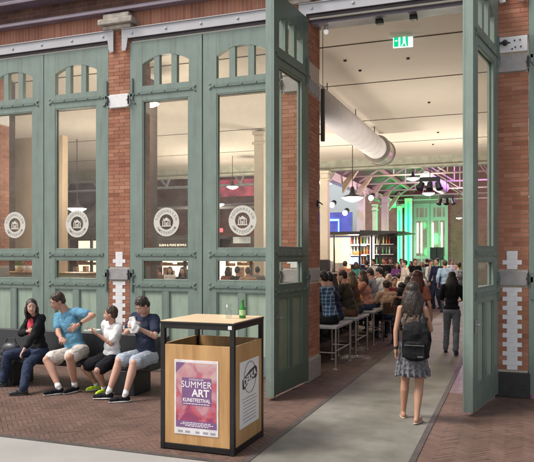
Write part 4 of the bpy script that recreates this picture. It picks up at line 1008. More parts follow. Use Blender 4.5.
def person(label, pos, H=1.72, face=0, pelvis=None, up=None, lean=0, sit=False, feet=None, toes=None, knees=None, hands=None, elbows=None,
           head=None, look=None, fem=False, tone='fair', hair=('short', 'dark'), top=None, bottom=None, shoes=None, vox=.009, group=None, hvox=None,
           curl=.9, faceless=False, twist=0, detail=True, kneepole=None, palmdir=None, beard=False, headpitch=0):
    """all coordinates are world; pos = ground point under the person; face = heading in degrees (0 = away from the camera, +Y; positive turns left)"""
    s = H/1.75; pos = Vector(pos)
    root = empty('person', (pos.x, pos.y, pos.z), label, 'person', group)
    F_ = Vector((-math.sin(R(face)), math.cos(R(face)), 0)); Rt = Vector((F_.y, -F_.x, 0))
    hipz = .50 if sit else .92*s
    pel = Vector(pelvis) if pelvis is not None else pos+Vector((0, 0, hipz))
    if up is None: up = (UP*math.cos(R(lean))+F_*math.sin(R(lean)))
    up = Vector(up).normalized()
    A = frame3(up, F_); sR, fF = A.col[0].copy(), A.col[1].copy()
    if twist:
        q = Matrix.Rotation(R(twist), 3, up); sU = q @ sR; fU = q @ fF
    else: sU, fU = sR, fF
    TL = .53*s; neck = pel+up*TL
    chest = pel+up*TL*.66; waist = pel+up*TL*.30
    shw = (.150 if fem else .175)*s; hpw = .088*s
    sh = {k: neck-up*.035*s+sU*shw*k for k in (-1, 1)}
    hip = {k: pel+sR*hpw*k-up*.03*s for k in (-1, 1)}
    thigh, shin = .425*s, .415*s; ua, fa = .285*s, .25*s
    if feet is None:
        if sit: feet = {k: pos+F_*(.44*s)+Rt*(.12*k*s)+Vector((0, 0, .075*s)) for k in (-1, 1)}
        else: feet = {k: pos+Rt*(.09*k*s)+F_*(.05*k)+Vector((0, 0, .075*s)) for k in (-1, 1)}
    else: feet = {k: Vector(v) for k, v in feet.items()}
    for k in (-1, 1): feet[k].z = max(feet[k].z, .082*s+pos.z)
    kn, ank = {}, {}
    for k in (-1, 1):
        kp = kneepole[k] if kneepole else (F_+UP*.6+Rt*k*.15 if sit else F_)
        kn[k], ank[k] = ik(hip[k], feet[k], thigh, shin, kp)
    toes = {k: Vector(v) for k, v in toes.items()} if toes else {k: (F_+Rt*k*.18).normalized() for k in (-1, 1)}
    if hands is None:
        if sit: hands = {k: kn[k]+UP*.07-F_*.08 for k in (-1, 1)}
        else: hands = {k: sh[k]-UP*.50*s+Rt*k*.07+F_*(.06+.06*k) for k in (-1, 1)}
    el, wr = {}, {}
    for k in (-1, 1):
        ep = Vector(elbows[k]) if elbows else (-F_*.6-UP*.6+Rt*k*.5)
        el[k], wr[k] = ik(sh[k], Vector(hands[k]), ua, fa, ep)
    look = Vector(look).normalized() if look is not None else (F_-UP*math.tan(R(headpitch))).normalized()
    hc = neck+up*.085*s+UP*.095*s+F_*.025
    if head is not None: hc = neck+(Vector(head)-neck).normalized()*.195*s
    Hd = frame3(UP*1.0+look*(-look.z) if abs(look.z) < .95 else up, look)
    hs = s if H > 1.55 else s*1.08     # children have larger heads
    def hp(x, y, z): return hc+Hd @ Vector((x, y, z))*hs
    O = pos
    def L_(v): return Vector(v)-O
    BM = MB()
    rot = Hd
    # head
    BM.ell(L_(hp(0, -.012, .025)), (.074*hs, .092*hs, .088*hs), rot, 20, 12)
    BM.ell(L_(hp(0, .025, -.03)), (.060*hs, .068*hs, .078*hs), rot, 18, 12)
    BM.ell(L_(hp(0, .058, -.083)), (.028*hs, .026*hs, .022*hs), rot, 12, 8)
    if not faceless:
        rc(BM, L_(hp(0, .086, .008)), L_(hp(0, .099, -.028)), .008*hs, .0115*hs, 10)
        for k in (-1, 1):
            BM.ell(L_(hp(.072*k, -.008, -.010)), (.010*hs, .018*hs, .030*hs), rot, 10, 8)
            BM.ell(L_(hp(.030*k, .070, .022)), (.020*hs, .012*hs, .008*hs), rot, 10, 6)
            BM.ell(L_(hp(.034*k, .062, -.028)), (.018*hs, .02*hs, .018*hs), rot, 10, 6)
        BM.ell(L_(hp(0, .084, -.052)), (.022*hs, .010*hs, .010*hs), rot, 10, 6)
    rc(BM, L_(neck-up*.02), L_(hp(0, -.022, -.06)), .060*s*(.85 if fem else 1), .054*s*(.85 if fem else 1))
    # trunk
    def torso(mb, g=0, low=True, chestonly=False):
        mb.ell(L_(chest), ((.135 if fem else .158)*s+g, (.098 if fem else .105)*s+g, .165*s+g), Matrix((sU, fU, up)).transposed(), 20, 12)
        mb.ell(L_(waist), ((.115 if fem else .135)*s+g, (.088 if fem else .10)*s+g, .15*s+g), A, 20, 12)
        if low: mb.ell(L_(pel+up*(.01 if g < 0 else .05)), ((.155 if fem else .150)*s+g, (.108)*s+g, (.115 if g < 0 else .085)*s+g), A, 20, 12)
        rc(mb, L_(sh[-1]+up*.005+sU*.0), L_(sh[1]+up*.005), .050*s+g, .050*s+g)
        rc(mb, L_(neck-up*.06*s), L_(neck+up*.01), .085*s+g, .05*s+g*.5)
        if fem:
            for k in (-1, 1): mb.ell(L_(chest+sU*.06*k*s+fU*.085*s-up*.01*s), .05*s+g, n=12, k=8)
    torso(BM, -.012)
    for k in (-1, 1):
        rc(BM, L_(sh[k]), L_(el[k]), .048*s*(.85 if fem else 1), .036*s*(.9 if fem else 1)); rc(BM, L_(el[k]), L_(wr[k]), .037*s*(.9 if fem else 1), .024*s)
        BM.ell(L_(el[k]+(wr[k]-el[k])*.25), .0375*s*(.88 if fem else 1), n=12, k=8)
        rc(BM, L_(hip[k]), L_(kn[k]), .084*s, .056*s)
        kd = (kn[k]-(hip[k]+ank[k])/2); kd = kd.normalized() if kd.length > .02 else F_
        cf = kn[k]+(ank[k]-kn[k])*.32-kd*.014*s; rc(BM, L_(kn[k]), L_(cf), .052*s, .056*s); rc(BM, L_(cf), L_(ank[k]+(cf-ank[k])*.25), .056*s, .037*s); rc(BM, L_(ank[k]+(cf-ank[k])*.25), L_(ank[k]), .037*s, .034*s)
        # foot
        t = toes[k].normalized(); hl = ank[k]-Vector((0, 0, .045*s))-t*.03*s
        rc(BM, L_(ank[k]), L_(hl), .030*s, .030*s, 10); rc(BM, L_(hl), L_(hl+t*.13*s-UP*.006), .030*s, .026*s, 10); rc(BM, L_(hl+t*.13*s-UP*.006), L_(hl+t*.19*s-UP*.012), .034*s, .020*s, 10)
        # hand: palm, four bent fingers, thumb
        a = (wr[k]-el[k]).normalized()
        n_ = Vector(palmdir[k]) if palmdir else (-Rt*k if not sit else -UP+F_*.2)
        n_ = (n_-a*n_.dot(a)).normalized(); sd_ = a.cross(n_)*k       # towards the thumb side
        hs_ = s*(.88 if fem else 1)
        Q = Matrix((sd_, a, -n_)).transposed()
        pc = wr[k]+a*.045*hs_
        BM.ell(L_(pc), (.040*hs_, .052*hs_, .016*hs_), Q, 12, 8)
        for fi, (off, ln) in enumerate(((-.030, .060), (-.010, .075), (.010, .080), (.029, .072))):
            c_ = curl*(1+.12*fi*(-1)); b0 = pc+sd_*off*hs_*-1*-1+a*.036*hs_
            d0 = (a*math.cos(.5*c_)+n_*math.sin(.5*c_)+sd_*off*4).normalized(); d1 = (a*math.cos(1.5*c_)+n_*math.sin(1.5*c_)).normalized()
            m1 = b0+d0*ln*.52*hs_; m2 = m1+d1*ln*.50*hs_
            rc(BM, L_(b0), L_(m1), .0092*hs_, .0085*hs_, 8); rc(BM, L_(m1), L_(m2), .0085*hs_, .0072*hs_, 8)
        tb = wr[k]+a*.022*hs_+sd_*.026*hs_; tm = tb+(sd_*.75+a*.6+n_*.35).normalized()*.038*hs_; te = tm+(a*.85+n_*.5*c_+sd_*.1).normalized()*.030*hs_
        rc(BM, L_(tb), L_(tm), .0125*hs_, .0105*hs_, 8); rc(BM, L_(tm), L_(te), .0105*hs_, .0085*hs_, 8)
    remesh(BM, 'body', skin(tone), root, vox, smooth=2)
    # face details
    if not faceless:
        e_ = MB(); ir = MB(); br_ = MB(); lp = MB()
        for k in (-1, 1):
            e_.ell(L_(hp(.030*k, .0745, .003)), (.0115*hs, .006*hs, .0055*hs), rot, 10, 6)
            ir.ell(L_(hp(.030*k, .0785, .003)), (.0058*hs, .0032*hs, .0054*hs), rot, 8, 6)
            rc(br_, L_(hp(.016*k, .089, .024)), L_(hp(.044*k, .078, .026)), .0042*hs, .003*hs, 6)
        rc(lp, L_(hp(-.018, .089, -.053)), L_(hp(.018, .089, -.053)), .0055*hs, .0055*hs, 6)
        e_.build('eyes', mat('eye_white', (.7, .68, .65), rough=.2, var=.02), root, smooth=True); ir.build('irises', mat('iris', (.03, .02, .012), rough=.15, var=.1), root, smooth=True)
        br_.build('eyebrows', hair_m(hair[1]), root, smooth=True); lp.build('lips', mat('lips', (.42, .13, .11), rough=.45, var=.05), root, smooth=True)
    # hair
    hm = hair_m(hair[1]); hb_ = MB(); st = hair[0]
    hb_.ell(L_(hp(0, -.022, .040)), (.083*hs, .094*hs, .088*hs), rot, 20, 12)
    rnd = random.Random(hash(label) % 999 if False else sum(map(ord, label)))
    if st == 'short':
        hb_.ell(L_(hp(0, -.055, -.005)), (.074*hs, .055*hs, .068*hs), rot, 16, 10)
        for k in (-1, 1): hb_.ell(L_(hp(.064*k, -.006, .020)), (.014*hs, .030*hs, .034*hs), rot, 10, 8)
        for i in range(26):
            a_ = rnd.uniform(-1.3, 1.3); b2 = rnd.uniform(-.2, 1.2); x = math.sin(a_)*.078*math.cos(b2*.6); y = .060-.11*(b2)-.02*abs(a_); z = .040+math.sqrt(max(0, 1-(x/.086)**2-((y+.02)/.10)**2))*.088
            hb_.ell(L_(hp(x, y, z)), rnd.uniform(.006, .010)*hs, n=8, k=6)
    elif st == 'bald': hb_ = None
    elif st in ('long', 'wavy', 'bob', 'pony', 'bun'):
        hb_.ell(L_(hp(0, -.050, -.02)), (.080*hs, .060*hs, .090*hs), rot, 16, 10)
        for k in (-1, 1): hb_.ell(L_(hp(.070*k, -.010, .005)), (.018*hs, .040*hs, .060*hs), rot, 10, 8)
        if st in ('long', 'wavy', 'bob'):
            ln = {'long': .36, 'wavy': .40, 'bob': .19}[st]*s
            for i in range(22):
                q = i/21; a_ = (q-.5)*2*R(115); st0 = hp(math.sin(a_)*.080, -.03-math.cos(a_)*.060, -.02)
                ll = ln*rnd.uniform(.80, 1.05)*(.9 if abs(a_) > 1.3 else 1)
                pts = [st0]; outw = (Hd @ Vector((math.sin(a_), -math.cos(a_), 0)))
                outw.z = 0
                for j in range(1, 6):
                    wv_ = math.sin(j*1.9+i)*.012 if st == 'wavy' else math.sin(j+i*2)*.004
                    bulge = ((.012 if st == 'bob' else .030)*math.sin(j/5*PI)+(-.01 if st == 'bob' else .018)*j/5)*outw
                    pts.append(st0-UP*ll*j/5+bulge+Rt*wv_+(-up+UP)*0)
                for j in range(5):
                    ra = .024*(1-j*.10)*s; rb = .024*(1-(j+1)*.10)*s*(1 if j < 4 else .45)
                    rc(hb_, L_(pts[j]), L_(pts[j+1]), ra, rb, 8)
        if st == 'pony':
            for i in range(4):
                rc(hb_, L_(hp(0, -.10-.012*i, .03-.055*i)), L_(hp(rnd.uniform(-.01, .01), -.105-.013*(i+1), .03-.055*(i+1))), .024*s, .022*s, 8)
        if st == 'bun': hb_.ell(L_(hp(0, -.085, .085)), .036*s, n=10, k=8)
    if hb_:
        # keep the face free: hair volume sits behind the forehead plane by construction
        remesh(hb_, 'hair', hm, root, max(.006, vox*.9), smooth=2)
    if beard:
        b3 = MB(); b3.ell(L_(hp(0, .040, -.062)), (.056*hs, .052*hs, .042*hs), rot, 14, 8); remesh(b3, 'beard', hm, root, .007, smooth=1)
    # top garment: dict(m, sleeve=0..2, g)
    if top:
        g = top.get('g', .012); tb_ = MB(); torso(tb_, g-.004, low=True)
        if top.get('tank'):
            tb_ = MB(); tb_.ell(L_(chest-up*.01), ((.135 if fem else .158)*s+g, (.098 if fem else .105)*s+g, .150*s), Matrix((sU, fU, up)).transposed(), 20, 12)
            tb_.ell(L_(waist), ((.115 if fem else .135)*s+g, (.088 if fem else .10)*s+g, .15*s+g), A, 20, 12); tb_.ell(L_(pel+up*.02), ((.155 if fem else .148)*s+g, .108*s+g, .115*s+g), A, 20, 12)
            for k in (-1, 1): rc(tb_, L_(sh[k]-sU*k*.06*s+fU*.05-up*.03), L_(sh[k]-sU*k*.06*s-fU*.05-up*.03), .02, .02, 8); rc(tb_, L_(sh[k]-sU*k*.06*s+up*.045), L_(sh[k]-sU*k*.05*s-up*.06), .028, .035, 8)
        sl_ = top.get('sleeve', .55)
        if sl_:
            for k in (-1, 1):
                if sl_ <= 1:
                    e = sh[k]+(el[k]-sh[k])*sl_; rc(tb_, L_(sh[k]), L_(e), .056*s+g, .050*s+g)
                else:
                    e = el[k]+(wr[k]-el[k])*(sl_-1); rc(tb_, L_(sh[k]), L_(el[k]), .054*s+g, .042*s+g); rc(tb_, L_(el[k]), L_(e), .042*s+g, .028*s+g)
        if top.get('hem'):
            tb_.ell(L_(pel-up*.04*s), (.155*s+g, .115*s+g, .10*s), A, 18, 10)
        # creases: thin diagonal ridges
        for i in range(top.get('folds', 7)):
            a_ = rnd.uniform(0, 2*PI); z0 = rnd.uniform(.08, .36)*s; r1 = (.125 if fem else .148)*s+g-.012; r2 = (.095)*s+g-.010
            p0 = pel+up*z0+sR*math.cos(a_)*r1+fF*math.sin(a_)*r2; a2 = a_+rnd.uniform(-.7, .7); p1 = pel+up*(z0+rnd.uniform(.06, .13))+sR*math.cos(a2)*r1+fF*math.sin(a2)*r2
            rc(tb_, L_(p0), L_(p1), .014, .009, 6)
        remesh(tb_, top.get('name', 'shirt'), top['m'], root, vox*1.1, smooth=2)
    if bottom:
        g = bottom.get('g', .012); bb = MB(); ty = bottom['type']
        bb.ell(L_(pel-up*.01), ((.162 if fem else .158)*s+g*.6, .118*s+g*.6, .105*s), A, 20, 12)
        if ty in ('trousers', 'shorts'):
            for k in (-1, 1):
                if ty == 'shorts':
                    q = bottom.get('len', .85); e = hip[k]+(kn[k]-hip[k])*q; rc(bb, L_(hip[k]), L_(e), .094*s+g, .074*s+g*1.5)
                else:
                    rc(bb, L_(hip[k]), L_(kn[k]), .086*s+g*.7, .056*s+g*.8); e = ank[k]+UP*.02; rc(bb, L_(kn[k]), L_(e), .056*s+g*.8, bottom.get('cuff', .044)*s+g*.3)
                    kd = (kn[k]-(hip[k]+ank[k])/2); kd = kd.normalized() if kd.length > .02 else F_
                    bb.ell(L_(kn[k]+(ank[k]-kn[k])*.30-kd*.010*s), (.058*s+g*.5), n=12, k=8)
                for i in range(4):
                    q = rnd.uniform(.1, .9); c0 = hip[k]+(kn[k]-hip[k])*q; bb.ell(L_(c0+Vector((rnd.uniform(-1, 1), rnd.uniform(-1, 1), rnd.uniform(-1, 1)))*.045*s), .035*s, n=8, k=6)
        elif ty == 'skirt':
            ln = bottom.get('len', .42)*s; wd = bottom.get('w', .20)*s
            for j in range(6):
                q = j/6; c0 = pel-UP*ln*q; bb.ell(L_(c0), ((.155+(wd/s-.155)*q)*s, (.118+(wd/s-.155)*q)*s, .07*s), A, 24, 8)
            for i in range(18):
                a_ = 2*PI*i/18; c0 = pel-UP*.02; c1 = pel-UP*(ln*.93+.01*math.sin(i*2.1)); r0 = .148*s; r1 = wd+.006
                rc(bb, L_(c0+sR*math.cos(a_)*r0+fF*math.sin(a_)*r0*.7), L_(c1+sR*math.cos(a_)*r1+fF*math.sin(a_)*r1*.78), .012, .018, 6)
        remesh(bb, bottom.get('name', ty), bottom['m'], root, vox*1.1, smooth=2)
    if shoes:
        so2 = MB(); ss = MB()
        for k in (-1, 1):
            t = toes[k].normalized(); hl = ank[k]-Vector((0, 0, .040*s))-t*.03*s
            if shoes.get('sandal'):
                ss_ = MB()
                Q = Matrix((t.cross(UP), t, UP)).transposed()
                ss.ell(L_(hl+t*.085*s-UP*.036*s), (.043*s, .135*s, .012*s), Q, 16, 6)
                for q in (.05, .125): rc(so2, L_(hl+t*q*s+Q.col[0]*.034*s-UP*.02*s), L_(hl+t*q*s+UP*.014*s), .006, .006, 6); rc(so2, L_(hl+t*q*s-Q.col[0]*.034*s-UP*.02*s), L_(hl+t*q*s+UP*.014*s), .006, .006, 6)
                continue
            rc(so2, L_(ank[k]-UP*.012), L_(hl), .040*s, .038*s, 10); rc(so2, L_(hl), L_(hl+t*.13*s-UP*.004), .038*s, .034*s, 10); rc(so2, L_(hl+t*.13*s-UP*.004), L_(hl+t*.20*s-UP*.010), .040*s, .028*s, 10)
            Q = Matrix((t.cross(UP), t, UP)).transposed()
            ss.ell(L_(hl+t*.085*s-UP*.030*s), (.047*s, .148*s, .014*s), Q, 18, 6)
        if so2.v: remesh(so2, 'shoes' if not shoes.get('sandal') else 'sandal_straps', shoes['m'], root, min(.009, vox), smooth=1)
        if ss.v: ss.build('shoe_soles', shoes.get('sole') or mat('sole_white', (.62, .60, .57), rough=.6), root, smooth=True)
        if shoes.get('sock'):
            sk = MB()
            for k in (-1, 1): rc(sk, L_(ank[k]-UP*.01), L_(ank[k]+(kn[k]-ank[k]).normalized()*.055*s), .040*s, .037*s, 12)
            sk.build('socks', mat('sock_white', (.72, .70, .68), rough=.9), root, smooth=True)
    root['_s'] = s
    return root, dict(neck=neck, pel=pel, sh=sh, el=el, wr=wr, kn=kn, ank=ank, F=F_, R=Rt, up=up, A=A, s=s, L=L_, hc=hc, hp=hp, chest=chest)
def part(mb, name, m, root, **kw): return mb.build(name, m, root, **kw)

V = Vector
C_white = cloth('white', (.74, .73, .72)); C_blue = cloth('light_blue', (.12, .29, .41)); C_navy = cloth('navy', (.028, .036, .062)); C_black = cloth('black', (.012, .012, .014), wr=.4)
C_jean = cloth('jeans', (.03, .042, .078), wr=.6, var=.25); C_jeang = cloth('grey_jeans', (.17, .19, .215), wr=.6, var=.2); C_cream = cloth('cream', (.62, .56, .50)); C_red = cloth('coral', (.68, .07, .10))
C_paleblue = cloth('pale_blue', (.38, .42, .47)); C_grey = cloth('grey', (.20, .21, .24)); C_olive = cloth('olive', (.055, .045, .032)); C_tan = cloth('tan', (.42, .28, .19)); C_brown = cloth('brown', (.12, .065, .04)); C_dnavy = cloth('deep_navy', (.016, .022, .055))
SH_black = dict(m=C_black, sole=mat('sole_white', (.62, .60, .57), rough=.6), sock=False)
SHB = dict(m=C_black, sole=MATS['sole_white'], sock=True)
SHD = dict(m=mat('shoe_dark', (.03, .028, .03), rough=.4), sole=mat('sole_dark', (.05, .045, .04), rough=.7))

# --- man in light blue t-shirt on the bench
pel = P(76, 347, 8.02); pel.z = .53
hd = P(56, 299.5, 7.88); nk = P(67, 313.5, 8.0)
r_, I = person('man in light blue t-shirt and cream shorts sitting on the bench', (pel.x, pel.y, 0), H=1.88, face=172, pelvis=pel, up=nk-pel, sit=True,
    feet={-1: P(75, 388.5, 7.72), 1: P(59, 389.5, 7.52)}, toes={-1: (-.15, -1, 0), 1: (-.55, -.8, 0)}, kneepole={-1: (.25, -1, .9), 1: (-.75, -1, .7)},
    hands={-1: P(78, 325, 7.72), 1: P(61, 338, 7.66)}, elbows={-1: (1, .1, .0), 1: (-.7, .5, -.6)}, head=hd, look=(-.55, -.75, -.42), tone='mid', hair=('short', 'brown'),
    top=dict(m=C_blue, sleeve=.62, name='t_shirt', g=.016, folds=12), bottom=dict(m=C_cream, type='shorts', len=.80, g=.018), shoes=SHB, vox=.0065, palmdir={-1: (-.6, -.3, -.6), 1: (.3, -.2, -.8)}, curl=1.0)
b = MB(); wv = I['wr'][-1]; a = (I['el'][-1]-wv).normalized(); b.cyl(I['L'](wv+a*.02), I['L'](wv+a*.05), .031, .033, 14); part(b, 'wrist_watch', M_black, r_)
# fork in his hand is its own thing
fk = empty('fork', P(70, 329, 7.66), 'small dark fork held by the man in light blue', 'fork')
MB().cyl((.07, 0, .03), (-.05, -.01, -.045), .004, .004, 6).build('handle', M_black, fk); t = MB()
for q in (-.006, 0, .006): t.cyl((-.05, q-.01, -.045), (-.075, q-.01, -.062), .0018, .0012, 5)
t.build('tines', M_black, fk)
# --- woman at the left end
pel = P(39, 349, 7.96); pel.z = .52; hd = P(33.5, 310.5, 7.85); nk = P(37, 325, 7.93)
r_, I = person('dark haired woman in black cardigan and coral top sitting leftmost on the bench', (pel.x, pel.y, 0), H=1.66, face=158, pelvis=pel, up=nk-pel, sit=True, fem=True,
    feet={-1: P(23.5, 391.5, 7.32), 1: P(4, 383, 7.68)}, toes={-1: (-.75, -.75, 0), 1: (-.8, -.5, 0)}, kneepole={-1: (-.3, -1, .9), 1: (-.5, -1, .9)},
    hands={-1: P(23, 351.5, 7.62), 1: P(28.5, 331, 7.80)}, elbows={-1: (.9, .5, -.6), 1: (-.6, -.3, -1)}, head=hd, look=(.62, -.72, -.05), tone='fair', hair=('bob', 'dark'),
    top=dict(m=C_black, sleeve=1.72, name='cardigan', g=.016), bottom=dict(m=C_jean, type='trousers', g=.022, cuff=.058), shoes=SHD, vox=.0065, palmdir={-1: (0, -.2, -1), 1: (.6, .3, .1)}, curl=1.1)
b = MB(); ch = I['chest']; f = I['A'].col[1]; s_ = I['A'].col[0]; u = I['up']
b.ell(I['L'](ch+f*.068-u*.01-s_*.0), (.085, .072, .17), I['A'], 16, 10); remesh(b, 'coral_top', C_red, r_, .008)
hbag = empty('handbag', P(11, 348, 7.95)*1, 'dark handbag lying on the bench beside the leftmost woman', 'bag'); hbag.location.z = .425
b = MB(); b.ell((0, 0, .09), (.16, .09, .10)); b.box(-.15, .15, -.07, .07, .0, .06); remesh(b, 'pouch', mat('bag_dark', (.035, .035, .042), rough=.4, var=.3, bump=.3), hbag, .012)
MB().tube([(-.1, 0, .16), (-.07, 0, .24), (.07, 0, .24), (.1, 0, .16)], .008).build('strap', M_black, hbag)
# --- boy in white t-shirt
pel = P(112, 350, 7.94); pel.z = .50; hd = P(110.5, 314, 7.82); nk = P(112.2, 325, 7.90)
r_, I = person('boy in white t-shirt and black shorts holding a plate on the bench', (pel.x, pel.y, 0), H=1.50, face=160, pelvis=pel, up=nk-pel, sit=True, twist=0,
    feet={-1: P(104, 391, 7.78), 1: P(97, 389, 7.95)}, toes={-1: (-.1, -1, 0), 1: (-.5, -.9, 0)}, kneepole={-1: (.1, -1, .9), 1: (-.5, -1, .9)},
    hands={-1: P(98.5, 335, 7.72), 1: P(94, 332.5, 7.92)}, elbows={-1: (.6, .3, -1), 1: (-.4, .2, -1)}, head=hd, look=(-.93, -.36, -.02), tone='mid', hair=('short', 'brown'),
    top=dict(m=C_white, sleeve=.68, name='t_shirt', g=.018, folds=10), bottom=dict(m=C_black, type='shorts', len=.82, g=.016), shoes=dict(m=mat('neon_shoe', (.52, .75, .03), rough=.5, var=.3, scale=40), sole=MATS['sole_white'], sock=True), vox=.0065, palmdir={-1: (0, 0, 1), 1: (0, 0, 1)}, curl=.45)
pl = empty('plate', P(92.5, 331, 7.80), 'white paper plate held out by the boy in white', 'plate')
MB().lathe([(.06, 0), (.085, .004), (.115, .016), (.113, .019), (.083, .008), (.001, .006)], n=28).build('dish', M_white, pl, smooth=True)
b = MB()
for i in range(9): b.ell((random.uniform(-.05, .05), random.uniform(-.05, .05), .016), random.uniform(.012, .02), n=8, k=6)
b.build('snack', mat('snack', (.62, .52, .40), rough=.8, var=.3, scale=30), pl, smooth=True)
# --- teenager
pel = P(146, 347, 8.02); pel.z = .53; hd = P(141.5, 303, 7.80); nk = P(145, 317.5, 7.98)
r_, I = person('teenager in navy t-shirt and pale shorts biting into white napkin wrap on the bench', (pel.x, pel.y, 0), H=1.82, face=166, pelvis=pel, up=nk-pel, sit=True,
    feet={-1: P(125, 398.5, 7.42), 1: P(108.5, 392.5, 7.48)}, toes={-1: (-.8, -.6, 0), 1: (-.9, -.42, 0)}, kneepole={-1: (.15, -1, 1.1), 1: (-.0, -1, 1.2)},
    hands={-1: P(138, 328, 7.60), 1: P(133, 327, 7.66)}, elbows={-1: (.8, -.1, -1), 1: (-.9, -.0, -1)}, head=hd, look=(-.42, -.72, -.62), tone='fair', hair=('short', 'dark'),
    top=dict(m=C_navy, sleeve=.66, name='t_shirt', g=.016, folds=10), bottom=dict(m=C_paleblue, type='shorts', len=.86, g=.016), shoes=SHB, vox=.0065, palmdir={-1: (-1, 0, .1), 1: (1, 0, .1)}, curl=1.0)
nk_ = empty('napkin_wrap', P(134.5, 325.5, 7.55), 'white napkin wrapped snack held to the mouth of the teenager', 'napkin')
b = MB(); b.prism([(-.075, .10), (.0, .13), (.05, .02), (.085, -.03), (.03, -.105), (-.05, -.10), (-.10, -.02)], -.018, .018)
b.ell((0, 0, 0), (.055, .035, .075)); remesh(b, 'paper', C_white, nk_, .009, smooth=3)

# --- woman walking away with backpack
pos = V((-1.10, 7.72, 0)); s = 1.60/1.75
r_, I = person('woman walking away on the path with black backpack and grey dress', pos, H=1.60, face=4, fem=True, lean=1,
    feet={-1: V((-1.225, 7.86, .07)), 1: V((-1.035, 7.60, .085))}, toes={-1: (-.25, 1, 0), 1: (.2, 1, 0)}, kneepole={-1: (0, 1, 0), 1: (0, 1, 0)},
    hands={-1: P(395.5, 353, 7.62), 1: V((-.98, 8.02, 1.0))}, elbows={-1: (-.8, -.3, -.1), 1: (.5, -.6, -.6)}, look=(-.08, 1, -.12), tone='tan', hair=('wavy', 'dark'), faceless=False,
    top=dict(m=C_grey, sleeve=0, tank=True, name='tank_top', g=.008, folds=4), bottom=dict(m=mat('dress_grey', (.13, .13, .14), rough=.85, var=.6, scale=34, bump=.4, bscale=8), type='skirt', len=.36, w=.205, name='dress_skirt'),
    shoes=dict(m=mat('sandal_tan', (.35, .22, .15), rough=.6), sole=mat('sandal_sole', (.45, .33, .24), rough=.7), sandal=True), vox=.0065, palmdir={-1: (1, 0, 0), 1: (-1, 0, 0)}, curl=.8)
# ash blond ends of the hair
b = MB(); rn = random.Random(5)
for i in range(26):
    a_ = (i/25-.5)*2.5; rr = rn.uniform(.0, .016); p0 = I['hc']+V((math.sin(a_)*(.092+rr), -.070-math.cos(a_)*(.040+rr), -rn.uniform(.24, .31))); p1 = p0+V((rn.uniform(-.02, .02), -.010, -rn.uniform(.06, .10))); p2 = p1+V((rn.uniform(-.025, .025), .004, -rn.uniform(.04, .08)))
    rc(b, I['L'](p0), I['L'](p1), .010, .012, 8); rc(b, I['L'](p1), I['L'](p2), .012, .005, 8)
remesh(b, 'blond_hair_ends', mat('hair_ends', (.075, .045, .026), rough=.5, var=.3, scale=25, bump=.4, bscale=50), r_, .007, smooth=4)
w_ = I['wr'][-1]; a = (I['el'][-1]-w_).normalized(); b = MB(); b.cyl(I['L'](w_+a*.015), I['L'](w_+a*.045), .028, .030, 14); part(b, 'wrist_watch', M_black, r_)
bp = empty('backpack', (pos.x+.06, pos.y-.17, 0), 'black backpack on the back of the walking woman', 'backpack')
zc = I['neck'].z-.37
b = MB(); b.box(-.145, .145, -.06, .07, zc-.20, zc+.12); b.ell((0, 0, zc+.10), (.145, .075, .11)); b.ell((0, -.01, zc-.14), (.155, .095, .10)); remesh(b, 'main_bag', mat('nylon_black', (.007, .007, .008), rough=.8, spec=.25, var=.2, bump=.4, bscale=12), bp, .010, smooth=4)
b = MB(); b.box(-.115, .115, -.10, -.055, zc-.20, zc-.03); b.ell((0, -.08, zc-.03), (.115, .028, .03)); remesh(b, 'front_pocket', MATS['nylon_black'], bp, .009, smooth=3)
b = MB(); b.box(-.11, .11, -.118, -.113, zc-.05, zc-.044); b.box(.035, .095, -.122, -.114, zc-.175, zc-.165); b.build('zip_and_tab', mat('zip_grey', (.16, .16, .17), rough=.4), bp)
for k in (-1, 1):
    b = MB(); c0 = V((k*.085, .06, zc+.14)); b.tube([c0, c0+V((k*.01, .07, .085)), c0+V((k*.015, .16, .085)), c0+V((k*.02, .26, -.02)), c0+V((k*.04, .24, -.18)), c0+V((k*.03, .10, -.30))], .017, 8); b.build('shoulder_strap', MATS['nylon_black'], bp, smooth=True)
# --- woman in grey jeans
pos = V((-1.14, 13.3, 0))
person('woman in grey jeans and black top walking away beside the open door leaf', pos, H=1.60, face=2, fem=True, feet={-1: V((-1.27, 13.45, .07)), 1: V((-1.05, 13.10, .09))}, toes={-1: (-.1, 1, 0), 1: (.1, 1, 0)},
    hands={-1: V((-1.27, 13.60, 1.02)), 1: V((-1.0, 13.58, 1.02))}, elbows={-1: (-.7, -.6, -.8), 1: (.7, -.6, -.8)}, tone='mid', hair=('long', 'black'), look=(0, 1, -.2),
    top=dict(m=C_black, sleeve=.9, name='black_top', folds=4, g=.016), bottom=dict(m=C_jeang, type='trousers', cuff=.055, g=.016), shoes=SHD, vox=.010)
# --- reddish long haired woman ahead of the backpack
pos = V((-1.52, 11.2, 0))
person('woman with long auburn hair walking ahead of the backpack woman', pos, H=1.66, face=-4, fem=True, feet={-1: V((-1.62, 11.4, .07)), 1: V((-1.42, 11.05, .08))}, tone='mid', hair=('long', 'red'), look=(.1, 1, -.1),
    top=dict(m=cloth('rust', (.30, .11, .07)), sleeve=.5, name='rust_top', folds=4, g=.014), bottom=dict(m=C_black, type='trousers', g=.01), shoes=SHD, vox=.010)
